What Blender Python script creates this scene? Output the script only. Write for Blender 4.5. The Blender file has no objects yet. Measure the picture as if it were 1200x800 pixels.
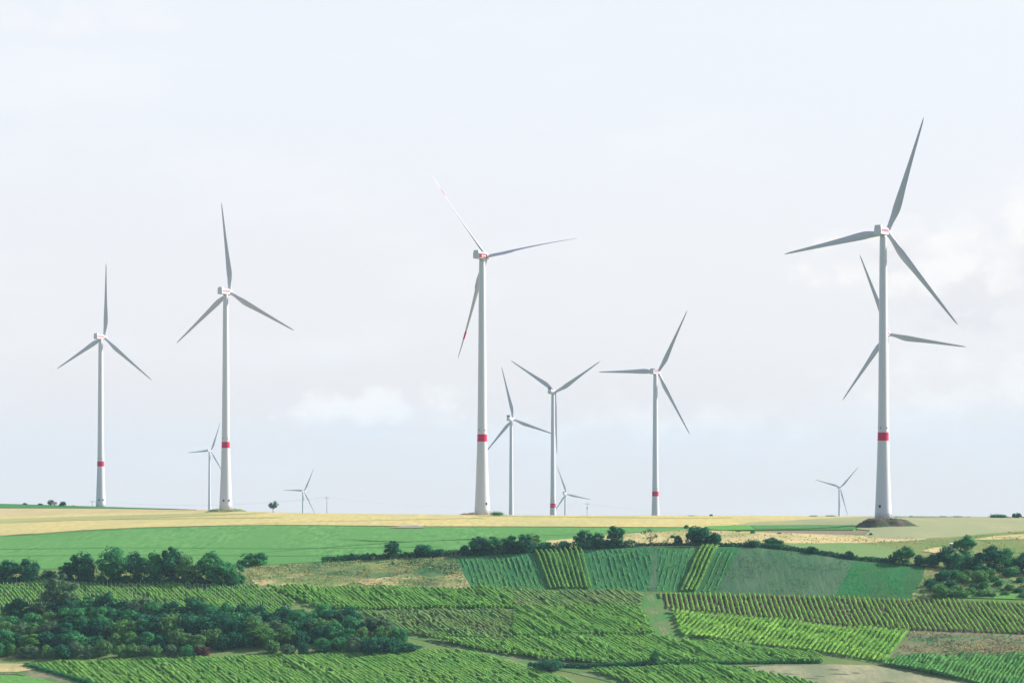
import bpy, math, random
import numpy as np
from mathutils import Vector, Matrix, Quaternion

R = math.radians
scene = bpy.context.scene
COL = scene.collection
F = 100.0 / 36.0 * 1200.0        # focal length in photo pixels (photo is 1200 wide)
YH = 570.0                       # photo row of the true horizon
ZC = 90.0                        # camera height

# ------------------------------------------------------------------ camera, sky, sun, exposure
cam = bpy.data.cameras.new("camera")
cam.lens = 100.0; cam.sensor_width = 36.0
cam.shift_y = (YH - 400.0) / 1200.0
cam.clip_start = 1.0; cam.clip_end = 60000.0
camo = bpy.data.objects.new("camera", cam); COL.objects.link(camo)
camo.location = (0, 0, ZC); camo.rotation_euler = (R(90), 0, 0)
scene.camera = camo

SUN_EL, SUN_AZ = R(31), R(20)    # azimuth counted from +X (right) towards +Y (away)
S = Vector((math.cos(SUN_EL)*math.cos(SUN_AZ), math.cos(SUN_EL)*math.sin(SUN_AZ), math.sin(SUN_EL)))
sun = bpy.data.lights.new("sun", 'SUN'); sun.energy = 5.0; sun.angle = R(0.6); sun.color = (1.0, 0.93, 0.80)
suno = bpy.data.objects.new("sun", sun); COL.objects.link(suno)
suno.rotation_euler = (-S).to_track_quat('-Z', 'Y').to_euler(); suno.location = (300, 0, 400)

scene.view_settings.view_transform = 'Standard'
scene.view_settings.look = 'None'
scene.view_settings.gamma = 1.0
scene.view_settings.use_curve_mapping = False
scene.view_settings.exposure = 0.95

def pxdir(px, y):
    return Vector(((px - 600.0) / F, 1.0, (YH - y) / F)).normalized()

def build_world():
    w = bpy.data.worlds.new("World"); scene.world = w; w.use_nodes = True
    nt = w.node_tree; N = nt.nodes; L = nt.links; N.clear()
    out = N.new('ShaderNodeOutputWorld'); bg = N.new('ShaderNodeBackground'); bg.inputs[1].default_value = 0.0935
    L.new(bg.outputs[0], out.inputs[0])
    sky = N.new('ShaderNodeTexSky'); sky.sky_type = 'NISHITA'; sky.sun_disc = False
    sky.sun_elevation = SUN_EL; sky.sun_rotation = R(90) - SUN_AZ
    sky.air_density = 1.0; sky.dust_density = 3.0; sky.ozone_density = 1.0
    tc = N.new('ShaderNodeTexCoord')
    sep = N.new('ShaderNodeSeparateXYZ'); L.new(tc.outputs['Generated'], sep.inputs[0])
    # thin high veil: paler blue up, whiter grey low
    ramp = N.new('ShaderNodeValToRGB'); L.new(sep.outputs[2], ramp.inputs[0])
    e = ramp.color_ramp.elements
    e[0].position = 0.0; e[0].color = (.528, .484, .468, 1)
    e[1].position = 0.14; e[1].color = (.508, .522, .555, 1)
    m = ramp.color_ramp.elements.new(0.05); m.color = (.520, .510, .522, 1)
    sc = N.new('ShaderNodeVectorMath'); sc.operation = 'SCALE'; sc.inputs['Scale'].default_value = 10.0
    L.new(ramp.outputs[0], sc.inputs[0])
    mix = N.new('ShaderNodeMix'); mix.data_type = 'RGBA';     # the veil is dense ahead and towards the sun, the sky behind the camera and overhead is clearer and bluer
    def mr(src, a, b, lo, hi):
        r = N.new('ShaderNodeMapRange'); r.interpolation_type = 'SMOOTHSTEP'
        r.inputs[1].default_value = a; r.inputs[2].default_value = b; r.inputs[3].default_value = lo; r.inputs[4].default_value = hi
        L.new(src, r.inputs[0]); return r.outputs[0]
    mm = N.new('ShaderNodeMath'); mm.operation = 'MULTIPLY'
    L.new(mr(sep.outputs[1], -.3, .6, .25, .9), mm.inputs[0]); L.new(mr(sep.outputs[2], .35, .8, 1.0, .5), mm.inputs[1])
    L.new(mm.outputs[0], mix.inputs[0])
    L.new(sky.outputs[0], mix.inputs[6]); L.new(sc.outputs[0], mix.inputs[7])
    cur = mix.outputs[2]
    # cloud field: wispy noise over the dome, stretched along the horizon
    mp = N.new('ShaderNodeMapping'); L.new(tc.outputs['Generated'], mp.inputs[0])
    mp.inputs['Scale'].default_value = (11, 11, 34)
    nz = N.new('ShaderNodeTexNoise'); nz.inputs['Scale'].default_value = 1.0; nz.inputs['Detail'].default_value = 7
    nz.inputs['Roughness'].default_value = .55
    L.new(mp.outputs[0], nz.inputs[0])
    def maprange(src, a, b, lo=0.0, hi=1.0):
        r = N.new('ShaderNodeMapRange'); r.interpolation_type = 'SMOOTHSTEP'
        r.inputs[1].default_value = a; r.inputs[2].default_value = b; r.inputs[3].default_value = lo; r.inputs[4].default_value = hi
        L.new(src, r.inputs[0]); return r.outputs[0]
    def math_(op, a, b):
        n = N.new('ShaderNodeMath'); n.operation = op
        for i, v in enumerate((a, b)):
            if isinstance(v, float): n.inputs[i].default_value = v
            else: L.new(v, n.inputs[i])
        return n.outputs[0]
    def blend(fac, col):
        nonlocal cur
        x = N.new('ShaderNodeMix'); x.data_type = 'RGBA'
        L.new(fac, x.inputs[0]); L.new(cur, x.inputs[6]); x.inputs[7].default_value = (*col, 1); cur = x.outputs[2]
    veil = math_('MULTIPLY', maprange(nz.outputs[0], .48, .72), .40)
    blend(veil, (5.35, 5.42, 5.55))
    # finer noise for the cumulus
    mp2 = N.new('ShaderNodeMapping'); L.new(tc.outputs['Generated'], mp2.inputs[0]); mp2.inputs['Scale'].default_value = (70, 70, 95)
    nf = N.new('ShaderNodeTexNoise'); nf.inputs['Scale'].default_value = 1.0; nf.inputs['Detail'].default_value = 8; nf.inputs['Roughness'].default_value = .55
    L.new(mp2.outputs[0], nf.inputs[0])
    def cloud(px, y, wx, wy, soft=.5, amt=.8, lit=(5.65, 5.5, 5.4), dark=(4.05, 4.05, 4.35)):
        c = pxdir(px, y)
        sub = N.new('ShaderNodeVectorMath'); sub.operation = 'SUBTRACT'; L.new(tc.outputs['Generated'], sub.inputs[0]); sub.inputs[1].default_value = c
        mul = N.new('ShaderNodeVectorMath'); mul.operation = 'MULTIPLY'; L.new(sub.outputs[0], mul.inputs[0])
        mul.inputs[1].default_value = (F / wx, 0.0, F / wy)
        ln = N.new('ShaderNodeVectorMath'); ln.operation = 'LENGTH'; L.new(mul.outputs[0], ln.inputs[0])
        s2 = N.new('ShaderNodeSeparateXYZ'); L.new(mul.outputs[0], s2.inputs[0])
        d = math_('ADD', ln.outputs['Value'], math_('MULTIPLY', math_('SUBTRACT', nf.outputs[0], .5), 2.6))
        under = math_('ADD', math_('MULTIPLY', s2.outputs[2], -1.0), math_('MULTIPLY', math_('SUBTRACT', nf.outputs[0], .5), 2.2))
        body = maprange(d, 1.0, 1.0 - soft)
        body = math_('MULTIPLY', body, amt)
        shade = math_('MULTIPLY', body, maprange(under, -.35, .8))
        blend(body, lit); blend(math_('MULTIPLY', shade, .85), dark)
    cloud(435, 484, 120, 36, .7, .9)
    cloud(1135, 325, 190, 72, .8, 1.0)
    cloud(1040, 285, 75, 35, .8, .9)
    cloud(1215, 280, 60, 60, .8, .9)
    cloud(1150, 470, 170, 70, 1.0, .75)
    cloud(800, 500, 240, 40, 1.1, .6)
    cloud(100, 30, 160, 22, 1.2, .5, dark=(4.8, 5.0, 5.4))
    L.new(cur, bg.inputs[0])
build_world()

# ------------------------------------------------------------------ helpers
rng = np.random.default_rng(7)
random.seed(7)

def tag(o, label=None, cat=None, group=None, kind=None):
    if label: o['label'] = label
    if cat: o['category'] = cat
    if group: o['group'] = group
    if kind: o['kind'] = kind
    return o

def link(name, me, mat=None, parent=None):
    o = bpy.data.objects.new(name, me); COL.objects.link(o)
    if mat is not None:
        me.materials.clear()
        for m in (mat if isinstance(mat, (list, tuple)) else [mat]): me.materials.append(m)
    if parent is not None: o.parent = parent
    return o

def empty(name, loc, rz=0.0):
    o = bpy.data.objects.new(name, None); COL.objects.link(o)
    o.empty_display_size = .5; o.location = loc; o.rotation_euler = (0, 0, rz)
    return o

def mesh_np(name, verts, loops, sizes, smooth=False, mats=None):
    """verts (N,3), loops flat vertex indices, sizes of the faces"""
    me = bpy.data.meshes.new(name)
    verts = np.asarray(verts, dtype=np.float32); loops = np.asarray(loops, dtype=np.int32); sizes = np.asarray(sizes, dtype=np.int32)
    me.vertices.add(len(verts)); me.vertices.foreach_set('co', verts.ravel())
    me.loops.add(len(loops)); me.loops.foreach_set('vertex_index', loops)
    me.polygons.add(len(sizes))
    st = np.concatenate(([0], np.cumsum(sizes)[:-1])).astype(np.int32) if len(sizes) else np.zeros(0, np.int32)
    me.polygons.foreach_set('loop_start', st)
    if smooth: me.polygons.foreach_set('use_smooth', np.ones(len(sizes), dtype=bool))
    if mats is not None: me.polygons.foreach_set('material_index', np.asarray(mats, dtype=np.int32))
    me.update(calc_edges=True); me.validate()
    return me

class MB:
    """collects polygons, then one mesh"""
    def __init__(s): s.v = []; s.f = []
    def add(s, verts, faces):
        o = len(s.v); s.v += [tuple(p) for p in verts]; s.f += [tuple(i + o for i in f) for f in faces]
    def box(s, cx, cy, cz, sx, sy, sz, M=None):
        vs = [Vector((cx + dx*sx/2, cy + dy*sy/2, cz + dz*sz/2)) for dz in (-1, 1) for dx, dy in ((-1,-1),(1,-1),(1,1),(-1,1))]
        if M: vs = [M @ v for v in vs]
        s.add(vs, [(3,2,1,0),(4,5,6,7),(0,1,5,4),(1,2,6,5),(2,3,7,6),(3,0,4,7)])
    def tube(s, pts, rads, n=8, cap=True):
        pts = [Vector(p) for p in pts]; rings = []
        for i, p in enumerate(pts):
            t = (pts[min(i+1, len(pts)-1)] - pts[max(i-1, 0)]).normalized()
            a = t.cross(Vector((0,1,0)) if abs(t.y) < .9 else Vector((1,0,0))).normalized(); b = t.cross(a)
            rings.append([p + (a*math.cos(k*2*math.pi/n) + b*math.sin(k*2*math.pi/n))*rads[i] for k in range(n)])
        vs = [v for r in rings for v in r]; fs = []
        for i in range(len(pts)-1):
            for k in range(n):
                fs.append((i*n+k, i*n+(k+1) % n, (i+1)*n+(k+1) % n, (i+1)*n+k))
        if cap: fs.append(tuple(range(n))[::-1]); fs.append(tuple(range((len(pts)-1)*n, len(pts)*n)))
        s.add(vs, fs)
    def lathe(s, prof, n=32, center=(0,0), cap=True):
        vs = [(center[0]+r*math.cos(k*2*math.pi/n), center[1]+r*math.sin(k*2*math.pi/n), z) for r, z in prof for k in range(n)]
        fs = [(i*n+k, i*n+(k+1) % n, (i+1)*n+(k+1) % n, (i+1)*n+k) for i in range(len(prof)-1) for k in range(n)]
        if cap: fs.append(tuple(range(n))[::-1]); fs.append(tuple(range((len(prof)-1)*n, len(prof)*n)))
        s.add(vs, fs)
    def mesh(s, name, smooth=False):
        me = bpy.data.meshes.new(name); me.from_pydata(s.v, [], s.f); me.update()
        if smooth:
            for p in me.polygons: p.use_smooth = True
        return me
    def build(s, name, mat, parent=None, smooth=False):
        return link(name, s.mesh(name, smooth), mat, parent)

def ordinal(n):
    if 10 <= n % 100 <= 20: return f"{n}th"
    return f"{n}{ {1:'st',2:'nd',3:'rd'}.get(n % 10, 'th') }"
WORDS = ["first","second","third","fourth","fifth","sixth","seventh","eighth","ninth","tenth","eleventh","twelfth","thirteenth","fourteenth","fifteenth","sixteenth","seventeenth","eighteenth","nineteenth","twentieth"]
def ordw(n): return WORDS[n-1] if n <= 20 else ordinal(n)

# ------------------------------------------------------------------ materials
def mat_new(name):
    m = bpy.data.materials.new(name); m.use_nodes = True
    nt = m.node_tree; b = nt.nodes['Principled BSDF']
    b.inputs['Specular IOR Level'].default_value = 0.15
    return m, nt, b

def ground_mat(name, c0, c1, c2=None, scale=.12, fine=2.2, stretch=None, rot=0.0, bump=.5, thresh=(.42,.62), flat=(.35,.65)):
    """two colours mixed by a fine noise, a third in large patches"""
    m, nt, b = mat_new(name); N = nt.nodes; L = nt.links
    b.inputs['Roughness'].default_value = .95; b.inputs['Specular IOR Level'].default_value = .0
    g = N.new('ShaderNodeNewGeometry')
    mp = N.new('ShaderNodeMapping'); L.new(g.outputs['Position'], mp.inputs[0])
    mp.inputs['Rotation'].default_value = (0, 0, rot)
    if stretch: mp.inputs['Scale'].default_value = stretch
    n1 = N.new('ShaderNodeTexNoise'); n1.inputs['Scale'].default_value = fine; n1.inputs['Detail'].default_value = 4; n1.inputs['Roughness'].default_value = .65
    L.new(mp.outputs[0], n1.inputs[0])
    r1 = N.new('ShaderNodeMapRange'); r1.inputs[1].default_value = flat[0]; r1.inputs[2].default_value = flat[1]; L.new(n1.outputs[0], r1.inputs[0])
    mx = N.new('ShaderNodeMix'); mx.data_type = 'RGBA'; L.new(r1.outputs[0], mx.inputs[0])
    mx.inputs[6].default_value = (*c0, 1); mx.inputs[7].default_value = (*c1, 1); col = mx.outputs[2]
    if c2:
        n2 = N.new('ShaderNodeTexNoise'); n2.inputs['Scale'].default_value = scale; n2.inputs['Detail'].default_value = 5; n2.inputs['Roughness'].default_value = .6
        L.new(mp.outputs[0], n2.inputs[0])
        r2 = N.new('ShaderNodeMapRange'); r2.inputs[1].default_value = thresh[0]; r2.inputs[2].default_value = thresh[1]; L.new(n2.outputs[0], r2.inputs[0])
        m2 = N.new('ShaderNodeMix'); m2.data_type = 'RGBA'; L.new(r2.outputs[0], m2.inputs[0]); L.new(col, m2.inputs[6]); m2.inputs[7].default_value = (*c2, 1); col = m2.outputs[2]
    L.new(col, b.inputs['Base Color'])
    if bump:
        bp = N.new('ShaderNodeBump'); bp.inputs['Strength'].default_value = bump; bp.inputs['Distance'].default_value = .5
        L.new(n1.outputs[0], bp.inputs['Height']); L.new(bp.outputs[0], b.inputs['Normal'])
    return m

def leaf_mat(name, c0, c1, c2=None, noise=.32, rand=.35, trans=.34, patch=False):
    """matt leaves: two tones by noise, a tone shift per object, some light through"""
    m = bpy.data.materials.new(name); m.use_nodes = True; nt = m.node_tree; N = nt.nodes; L = nt.links; N.clear()
    out = N.new('ShaderNodeOutputMaterial'); d = N.new('ShaderNodeBsdfDiffuse'); t = N.new('ShaderNodeBsdfTranslucent'); ms = N.new('ShaderNodeMixShader')
    ms.inputs[0].default_value = trans
    L.new(d.outputs[0], ms.inputs[1]); L.new(t.outputs[0], ms.inputs[2]); L.new(ms.outputs[0], out.inputs[0])
    g = N.new('ShaderNodeNewGeometry')
    n = N.new('ShaderNodeTexNoise'); n.inputs['Scale'].default_value = noise; n.inputs['Detail'].default_value = 3; L.new(g.outputs['Position'], n.inputs[0])
    r = N.new('ShaderNodeMapRange'); r.inputs[1].default_value = .35; r.inputs[2].default_value = .65; L.new(n.outputs[0], r.inputs[0])
    mx = N.new('ShaderNodeMix'); mx.data_type = 'RGBA'; L.new(r.outputs[0], mx.inputs[0]); mx.inputs[6].default_value = (*c0, 1); mx.inputs[7].default_value = (*c1, 1)
    col = mx.outputs[2]
    if c2:
        oi = N.new('ShaderNodeObjectInfo')
        mm = N.new('ShaderNodeMath'); mm.operation = 'MULTIPLY'; mm.inputs[1].default_value = rand*2; L.new(oi.outputs['Random'], mm.inputs[0])
        m2 = N.new('ShaderNodeMix'); m2.data_type = 'RGBA'
        if patch:
            pn = N.new('ShaderNodeTexNoise'); pn.inputs['Scale'].default_value = .055; pn.inputs['Detail'].default_value = 4; L.new(g.outputs['Position'], pn.inputs[0])
            pr = N.new('ShaderNodeMapRange'); pr.inputs[1].default_value = .42; pr.inputs[2].default_value = .62; L.new(pn.outputs[0], pr.inputs[0]); L.new(pr.outputs[0], m2.inputs[0])
        else: L.new(mm.outputs[0], m2.inputs[0])
        L.new(col, m2.inputs[6]); m2.inputs[7].default_value = (*c2, 1); col = m2.outputs[2]
    L.new(col, d.inputs[0]); L.new(col, t.inputs[0])
    return m

def plain_mat(name, c, rough=.5, spec=.3, var=.06, scale=.3):
    m, nt, b = mat_new(name); N = nt.nodes; L = nt.links
    b.inputs['Roughness'].default_value = rough; b.inputs['Specular IOR Level'].default_value = spec
    tc = N.new('ShaderNodeTexCoord'); n = N.new('ShaderNodeTexNoise'); n.inputs['Scale'].default_value = scale; n.inputs['Detail'].default_value = 5
    mp = N.new('ShaderNodeMapping'); mp.inputs['Scale'].default_value = (1, 1, .25)
    L.new(tc.outputs['Object'], mp.inputs[0]); L.new(mp.outputs[0], n.inputs[0])
    mx = N.new('ShaderNodeMix'); mx.data_type = 'RGBA'; L.new(n.outputs[0], mx.inputs[0])
    mx.inputs[6].default_value = (*[x*(1-var) for x in c], 1); mx.inputs[7].default_value = (*[min(1, x*(1+var)) for x in c], 1)
    L.new(mx.outputs[2], b.inputs['Base Color'])
    return m

M = dict(
    grass   = ground_mat('meadow grass', (.085,.15,.055), (.13,.20,.07), (.17,.18,.085), .03, 1.2),
    beyond  = ground_mat('far fields', (.13,.19,.08), (.22,.23,.11), None, .01, .01, bump=0),
    wheat   = ground_mat('ripe wheat', (.33,.295,.14), (.45,.39,.18), (.30,.30,.15), .025, .36, (1,.12,1), bump=.25, thresh=(.45,.7)),
    straw   = ground_mat('pale straw', (.33,.285,.15), (.44,.375,.21), (.24,.25,.12), .07, .5, (1,.25,1), thresh=(.45,.62)),
    pinky   = ground_mat('fallow stubble', (.34,.28,.17), (.42,.34,.205), (.31,.28,.15), .02, .3, (1,.12,1), bump=.2),
    greyfld = ground_mat('grey green barley', (.24,.245,.145), (.30,.30,.175), (.22,.245,.15), .02, .36, (1,.14,1), bump=.2),
    olive   = ground_mat('olive crop strip', (.25,.265,.125), (.29,.295,.14), None, .02, .4, (.2,1,1), bump=.2),
    beet    = ground_mat('beet leaves', (.060,.172,.058), (.118,.258,.088), (.085,.210,.070), .03, .42, (1,.10,1), bump=.3),
    beetdk  = ground_mat('trampled beet', (.048,.155,.055), (.095,.225,.078), None, .03, .3, bump=.3),
    beet2   = ground_mat('bright clover', (.075,.20,.05), (.12,.28,.08), None, .03, .9, bump=.5),
    clover  = ground_mat('cut clover', (.070,.165,.058), (.115,.225,.080), (.13,.20,.085), .04, .4, (1,.2,1), bump=.3),
    darkgrn = ground_mat('dark green strip', (.035,.14,.05), (.06,.19,.065), None, .03, .8, bump=.5),
    brown   = ground_mat('bare brown soil', (.165,.14,.11), (.215,.185,.15), None, .05, .8),
    vsoil   = ground_mat('bare vineyard soil', (.085,.062,.060), (.135,.10,.092), (.06,.085,.045), .06, 1.2, thresh=(.52,.66)),
    vgrass  = ground_mat('vineyard grass', (.085,.19,.075), (.135,.255,.095), (.15,.215,.10), .05, 1.4),
    vmix    = ground_mat('vineyard earth and grass', (.08,.14,.055), (.15,.165,.10), (.20,.18,.13), .05, 1.1, thresh=(.5,.68)),
    bank    = ground_mat('bank grass', (.022,.105,.052), (.045,.165,.070), (.060,.165,.055), .05, .55, (1,.22,.5), R(15)),
    bankgry = ground_mat('bank grey grass', (0.047,0.105,0.064), (0.082,0.144,0.085), (0.031,0.105,0.051), .045, .45, (1,.10,.5), R(-38), thresh=(.5,.75)),
    bankbrt = ground_mat('bank bright grass', (0.018,0.111,0.043), (0.036,0.148,0.055), (0.041,0.111,0.047), .05, .6, (1,.35,.5), R(-30)),
    scrub   = ground_mat('dry scrub grass', (.11,.175,.065), (.225,.235,.105), (.06,.13,.065), .07, .6, (.6,1,1), thresh=(.45,.62)),
    scrubtan= ground_mat('bleached grass', (.30,.255,.135), (.44,.36,.205), (.14,.20,.08), .11, .5, (.4,1,1), thresh=(.40,.54)),
    scrubprp= ground_mat('purple brown scrub', (.115,.135,.080), (.20,.19,.115), (.075,.13,.062), .08, .7, (.5,1,1), thresh=(.48,.64)),
    tan     = ground_mat('beige stubble', (.22,.222,.145), (.31,.30,.20), (.17,.20,.125), .06, .5, (1,.4,1), bump=.3),
    darkspot= ground_mat('dark spots', (.10,.115,.09), (.15,.155,.11), None, .1, 1),  # darker grey green tone for small ground patches
    track   = ground_mat('dirt track', (.16,.145,.105), (.235,.21,.155), (.085,.16,.062), .15, 1.5, thresh=(.40,.54)),
    gravel  = ground_mat('grey gravel', (.195,.188,.192), (.24,.232,.238), None, .1, 1.5),
    verge   = ground_mat('grass verge', (.048,.155,.050), (.085,.205,.065), (.11,.17,.07), .08, 1.4),
    mound   = ground_mat('weedy earth mound', (.070,.062,.055), (.115,.10,.085), (.05,.085,.045), .12, .5, thresh=(.5,.62)),
    earth   = ground_mat('reddish earth mound', (.17,.125,.095), (.24,.175,.13), (.09,.12,.05), .06, .8, thresh=(.6,.7)),
    moundg  = ground_mat('grassy mound', (.095,.15,.055), (.17,.20,.085), (.20,.21,.10), .1, .8),
    bark    = plain_mat('bark', (.09,.07,.055), .9, .1, .3, 2.0),
    tower   = plain_mat('turbine white coating', (.55,.562,.65), .45, .3, .07, .15),
    blade   = plain_mat('blade gelcoat', (.47,.475,.57), .4, .3, .03, .15),
    red     = plain_mat('signal red', (.50,.010,.070), .5, .2, .03),
    darkred = plain_mat('deep red panel', (.19,.006,.038), .5, .2, .03),
    white   = plain_mat('white lettering', (.8,.8,.8), .5, .2, .03),
    darkgap = plain_mat('dark opening', (.06,.065,.07), .7, .1, .05),
    cooler  = plain_mat('grey cooler', (.28,.30,.33), .6, .3, .05),
    wood    = plain_mat('grey timber', (.22,.20,.18), .9, .1, .15, 1.0),
    wall    = plain_mat('white plaster', (.75,.72,.65), .9, .1, .06, .5),
    roof    = plain_mat('dark roof tiles', (.10,.075,.065), .9, .1, .2, 1.0),
    tin     = plain_mat('pale sheet metal', (.62,.62,.64), .5, .4, .08, .8),
    cream   = plain_mat('cream paint', (.75,.68,.45), .7, .2, .05),
    wire    = plain_mat('aluminium wire', (.35,.36,.38), .5, .3, .05),
    t_dark  = leaf_mat('dark tree leaves', (0.020,0.110,0.063), (0.039,0.183,0.088), (0.029,0.134,0.085)),
    t_mid   = leaf_mat('green tree leaves', (0.034,0.183,0.073), (0.076,0.287,0.100), (0.049,0.207,0.091)),
    t_weed  = leaf_mat('pale weeds', (.13,.21,.075), (.20,.28,.10), None, .6),
    t_olive = leaf_mat('olive leaves', (0.079,0.201,0.073), (0.146,0.299,0.098), (0.098,0.220,0.085)),
    t_light = leaf_mat('light green leaves', (0.070,0.216,0.067), (0.135,0.308,0.092), (0.097,0.243,0.081)),
    t_grey  = leaf_mat('grey green leaves', (0.073,0.152,0.085), (0.122,0.226,0.116), (0.091,0.171,0.104)),
    drygrass= leaf_mat('dry grass blades', (.30,.27,.135), (.44,.395,.22), None, .6),
    purpleweed = leaf_mat('brown weeds', (.11,.115,.07), (.19,.165,.11), None, .6),
    t_red   = leaf_mat('maroon leaves', (.075,.045,.050), (.115,.070,.070)),
    vine    = leaf_mat('vine leaves', (.130,.345,.085), (.235,.450,.118), (.215,.420,.105), .25, trans=.48, patch=True),
    vinebrt = leaf_mat('bright vine leaves', (.175,.405,.080), (.285,.510,.112), (.23,.45,.09), .25, trans=.48, patch=True),
    vinegry = leaf_mat('dull vine leaves', (.145,.300,.105), (.240,.390,.140), (.22,.32,.13), .25, trans=.45, patch=True),
    vinedrk = leaf_mat('deep green vine leaves', (.080,.265,.085), (.150,.360,.110), (.125,.31,.09), .25, trans=.42, patch=True),
    vineyel = leaf_mat('yellow green vine leaves', (.155,.345,.090), (.245,.430,.125), (.19,.36,.10), .5, trans=.4),
    vineyng = leaf_mat('young vine leaves', (.075,.250,.100), (.140,.330,.120), (.10,.27,.105), .5, trans=.4),
)

# ------------------------------------------------------------------ terrain
# every column: (photo row, distance) of the same features, front to back:
# front edge, bottom of photo, foot of the bank, top of the bank, three plateau points, crest
KN = {
 -420: [(842,1000),(800,1038),(680,1165),(668,1205),(654,1262),(630,1470),(614,1800),(586,2350)],
    0: [(842,1000),(800,1036),(681,1165),(667,1205),(653,1260),(628,1480),(612,1820),(590,2320)],
  130: [(842,1000),(800,1036),(683,1165),(666,1205),(650,1270),(620,1500),(606,1850),(594,2230)],
  264: [(842,1000),(800,1035),(686,1165),(663,1206),(648,1270),(618,1480),(606.5,1700),(598,1900)],
  330: [(842,1000),(800,1035),(688,1165),(660,1207),(645,1270),(617,1470),(607,1620),(601.3,1780)],
  560: [(842,1000),(800,1034),(691,1164),(650,1207),(640,1255),(618,1420),(609,1530),(603.6,1640)],
  680: [(842,1000),(800,1034),(691,1163),(644,1207),(634,1260),(618,1415),(610,1530),(604.3,1690)],
  768: [(842,1000),(800,1034),(693.5,1162),(640,1207),(631,1262),(618,1415),(610.5,1530),(604.3,1700)],
  900: [(842,1000),(800,1033),(697,1160),(641,1207),(630,1262),(617,1420),(610.5,1530),(604.6,1700)],
 1035: [(842,1000),(800,1032),(701,1156),(656,1204),(640,1258),(622,1328),(612.3,1390),(605.2,1720)],
 1200: [(842,1000),(800,1032),(706.5,1152),(672,1198),(650,1258),(628,1340),(615,1450),(606,1730)],
 1620: [(842,1000),(800,1032),(712,1150),(684,1192),(660,1255),(635,1340),(620,1450),(608,1740)],
}
SUBS = [5, 28, 12, 6, 8, 8, 9]
def pchip(xk, yk, x):
    h = np.diff(xk); d = np.diff(yk)/h; n = len(xk); m = np.zeros(n)
    for i in range(1, n-1):
        if d[i-1]*d[i] > 0:
            w1 = 2*h[i]+h[i-1]; w2 = h[i]+2*h[i-1]; m[i] = (w1+w2)/(w1/d[i-1]+w2/d[i])
    m[0] = d[0]; m[-1] = d[-1]
    k = np.clip(np.searchsorted(xk, x, side='right')-1, 0, n-2); t = (x-xk[k])/h[k]
    return ((1+2*t)*(1-t)**2*yk[k] + t*(1-t)**2*h[k]*m[k] + t*t*(3-2*t)*yk[k+1] + t*t*(t-1)*h[k]*m[k+1])
TT = np.concatenate([np.linspace(i, i+1, n, endpoint=False) for i, n in enumerate(SUBS)] + [[7.0]])
kx = np.array(sorted(KN)); karr = np.array([KN[k] for k in kx], dtype=float)     # (cols, 8, 2)
PX = np.arange(-420, 1621, 10).astype(float)
def smooth_cols(vals):
    full = np.interp(PX, kx, vals); ker = np.hanning(15)[1:-1]; ker /= ker.sum()
    pad = np.pad(full, 6, mode='edge'); return np.convolve(pad, ker, mode='valid')
KS = np.stack([np.stack([smooth_cols(karr[:, j, c]) for c in (0, 1)], -1) for j in range(8)], 1)   # (PX, 8, 2)
Yt = np.stack([pchip(np.arange(8.), KS[i, :, 0], TT) for i in range(len(PX))])
Dt = np.stack([pchip(np.arange(8.), KS[i, :, 1], TT) for i in range(len(PX))])
NR = len(TT)

def column(px):
    u = (min(max(px, PX[0]), PX[-1]-1e-6) - PX[0])/10.0; i = int(u); a = u-i
    return Yt[i]*(1-a)+Yt[i+1]*a, Dt[i]*(1-a)+Dt[i+1]*a
def P(px, y, D):
    return Vector(((px-600.0)/F*D, D, ZC-(y-YH)/F*D))
def at(px, y):
    """the point of the ground seen at that place of the photo"""
    yy, dd = column(px)
    return P(px, y, float(np.interp(-y, -yy, dd)))
ZB_D = np.array([1700, 2083, 2330, 2500, 3333, 5000, 6200, 12000.])
ZB_Z = np.array([-24, -33, -47, -57, -66, -92, -148, -330.])
ND = np.array([0, 60, 150, 300, 450, 600, 750, 850, 930, 1000.]); NZ = np.array([-2.2, -9, -24, -50, -70, -84, -86, -83.5, -80.5, -81.6])
def ground_z(X, Y):
    X = np.atleast_1d(np.asarray(X, float)); Y = np.atleast_1d(np.asarray(Y, float)); out = np.zeros(len(X))
    for k in range(len(X)):
        D = Y[k]; px = 600+X[k]/max(D, 1)*F; yy, dd = column(px)
        if D <= dd[-1] and D >= dd[0]:
            out[k] = ZC-(np.interp(D, dd, yy)-YH)/F*D
        elif D > dd[-1]:
            zc = -(yy[-1]-YH)/F*dd[-1]
            out[k] = ZC+np.interp(D, ZB_D, ZB_Z)+(zc-np.interp(dd[-1], ZB_D, ZB_Z))*math.exp(-(D-dd[-1])/700)
        else: out[k] = ZC-(yy[0]-YH)/F*dd[0]
    return out

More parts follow.
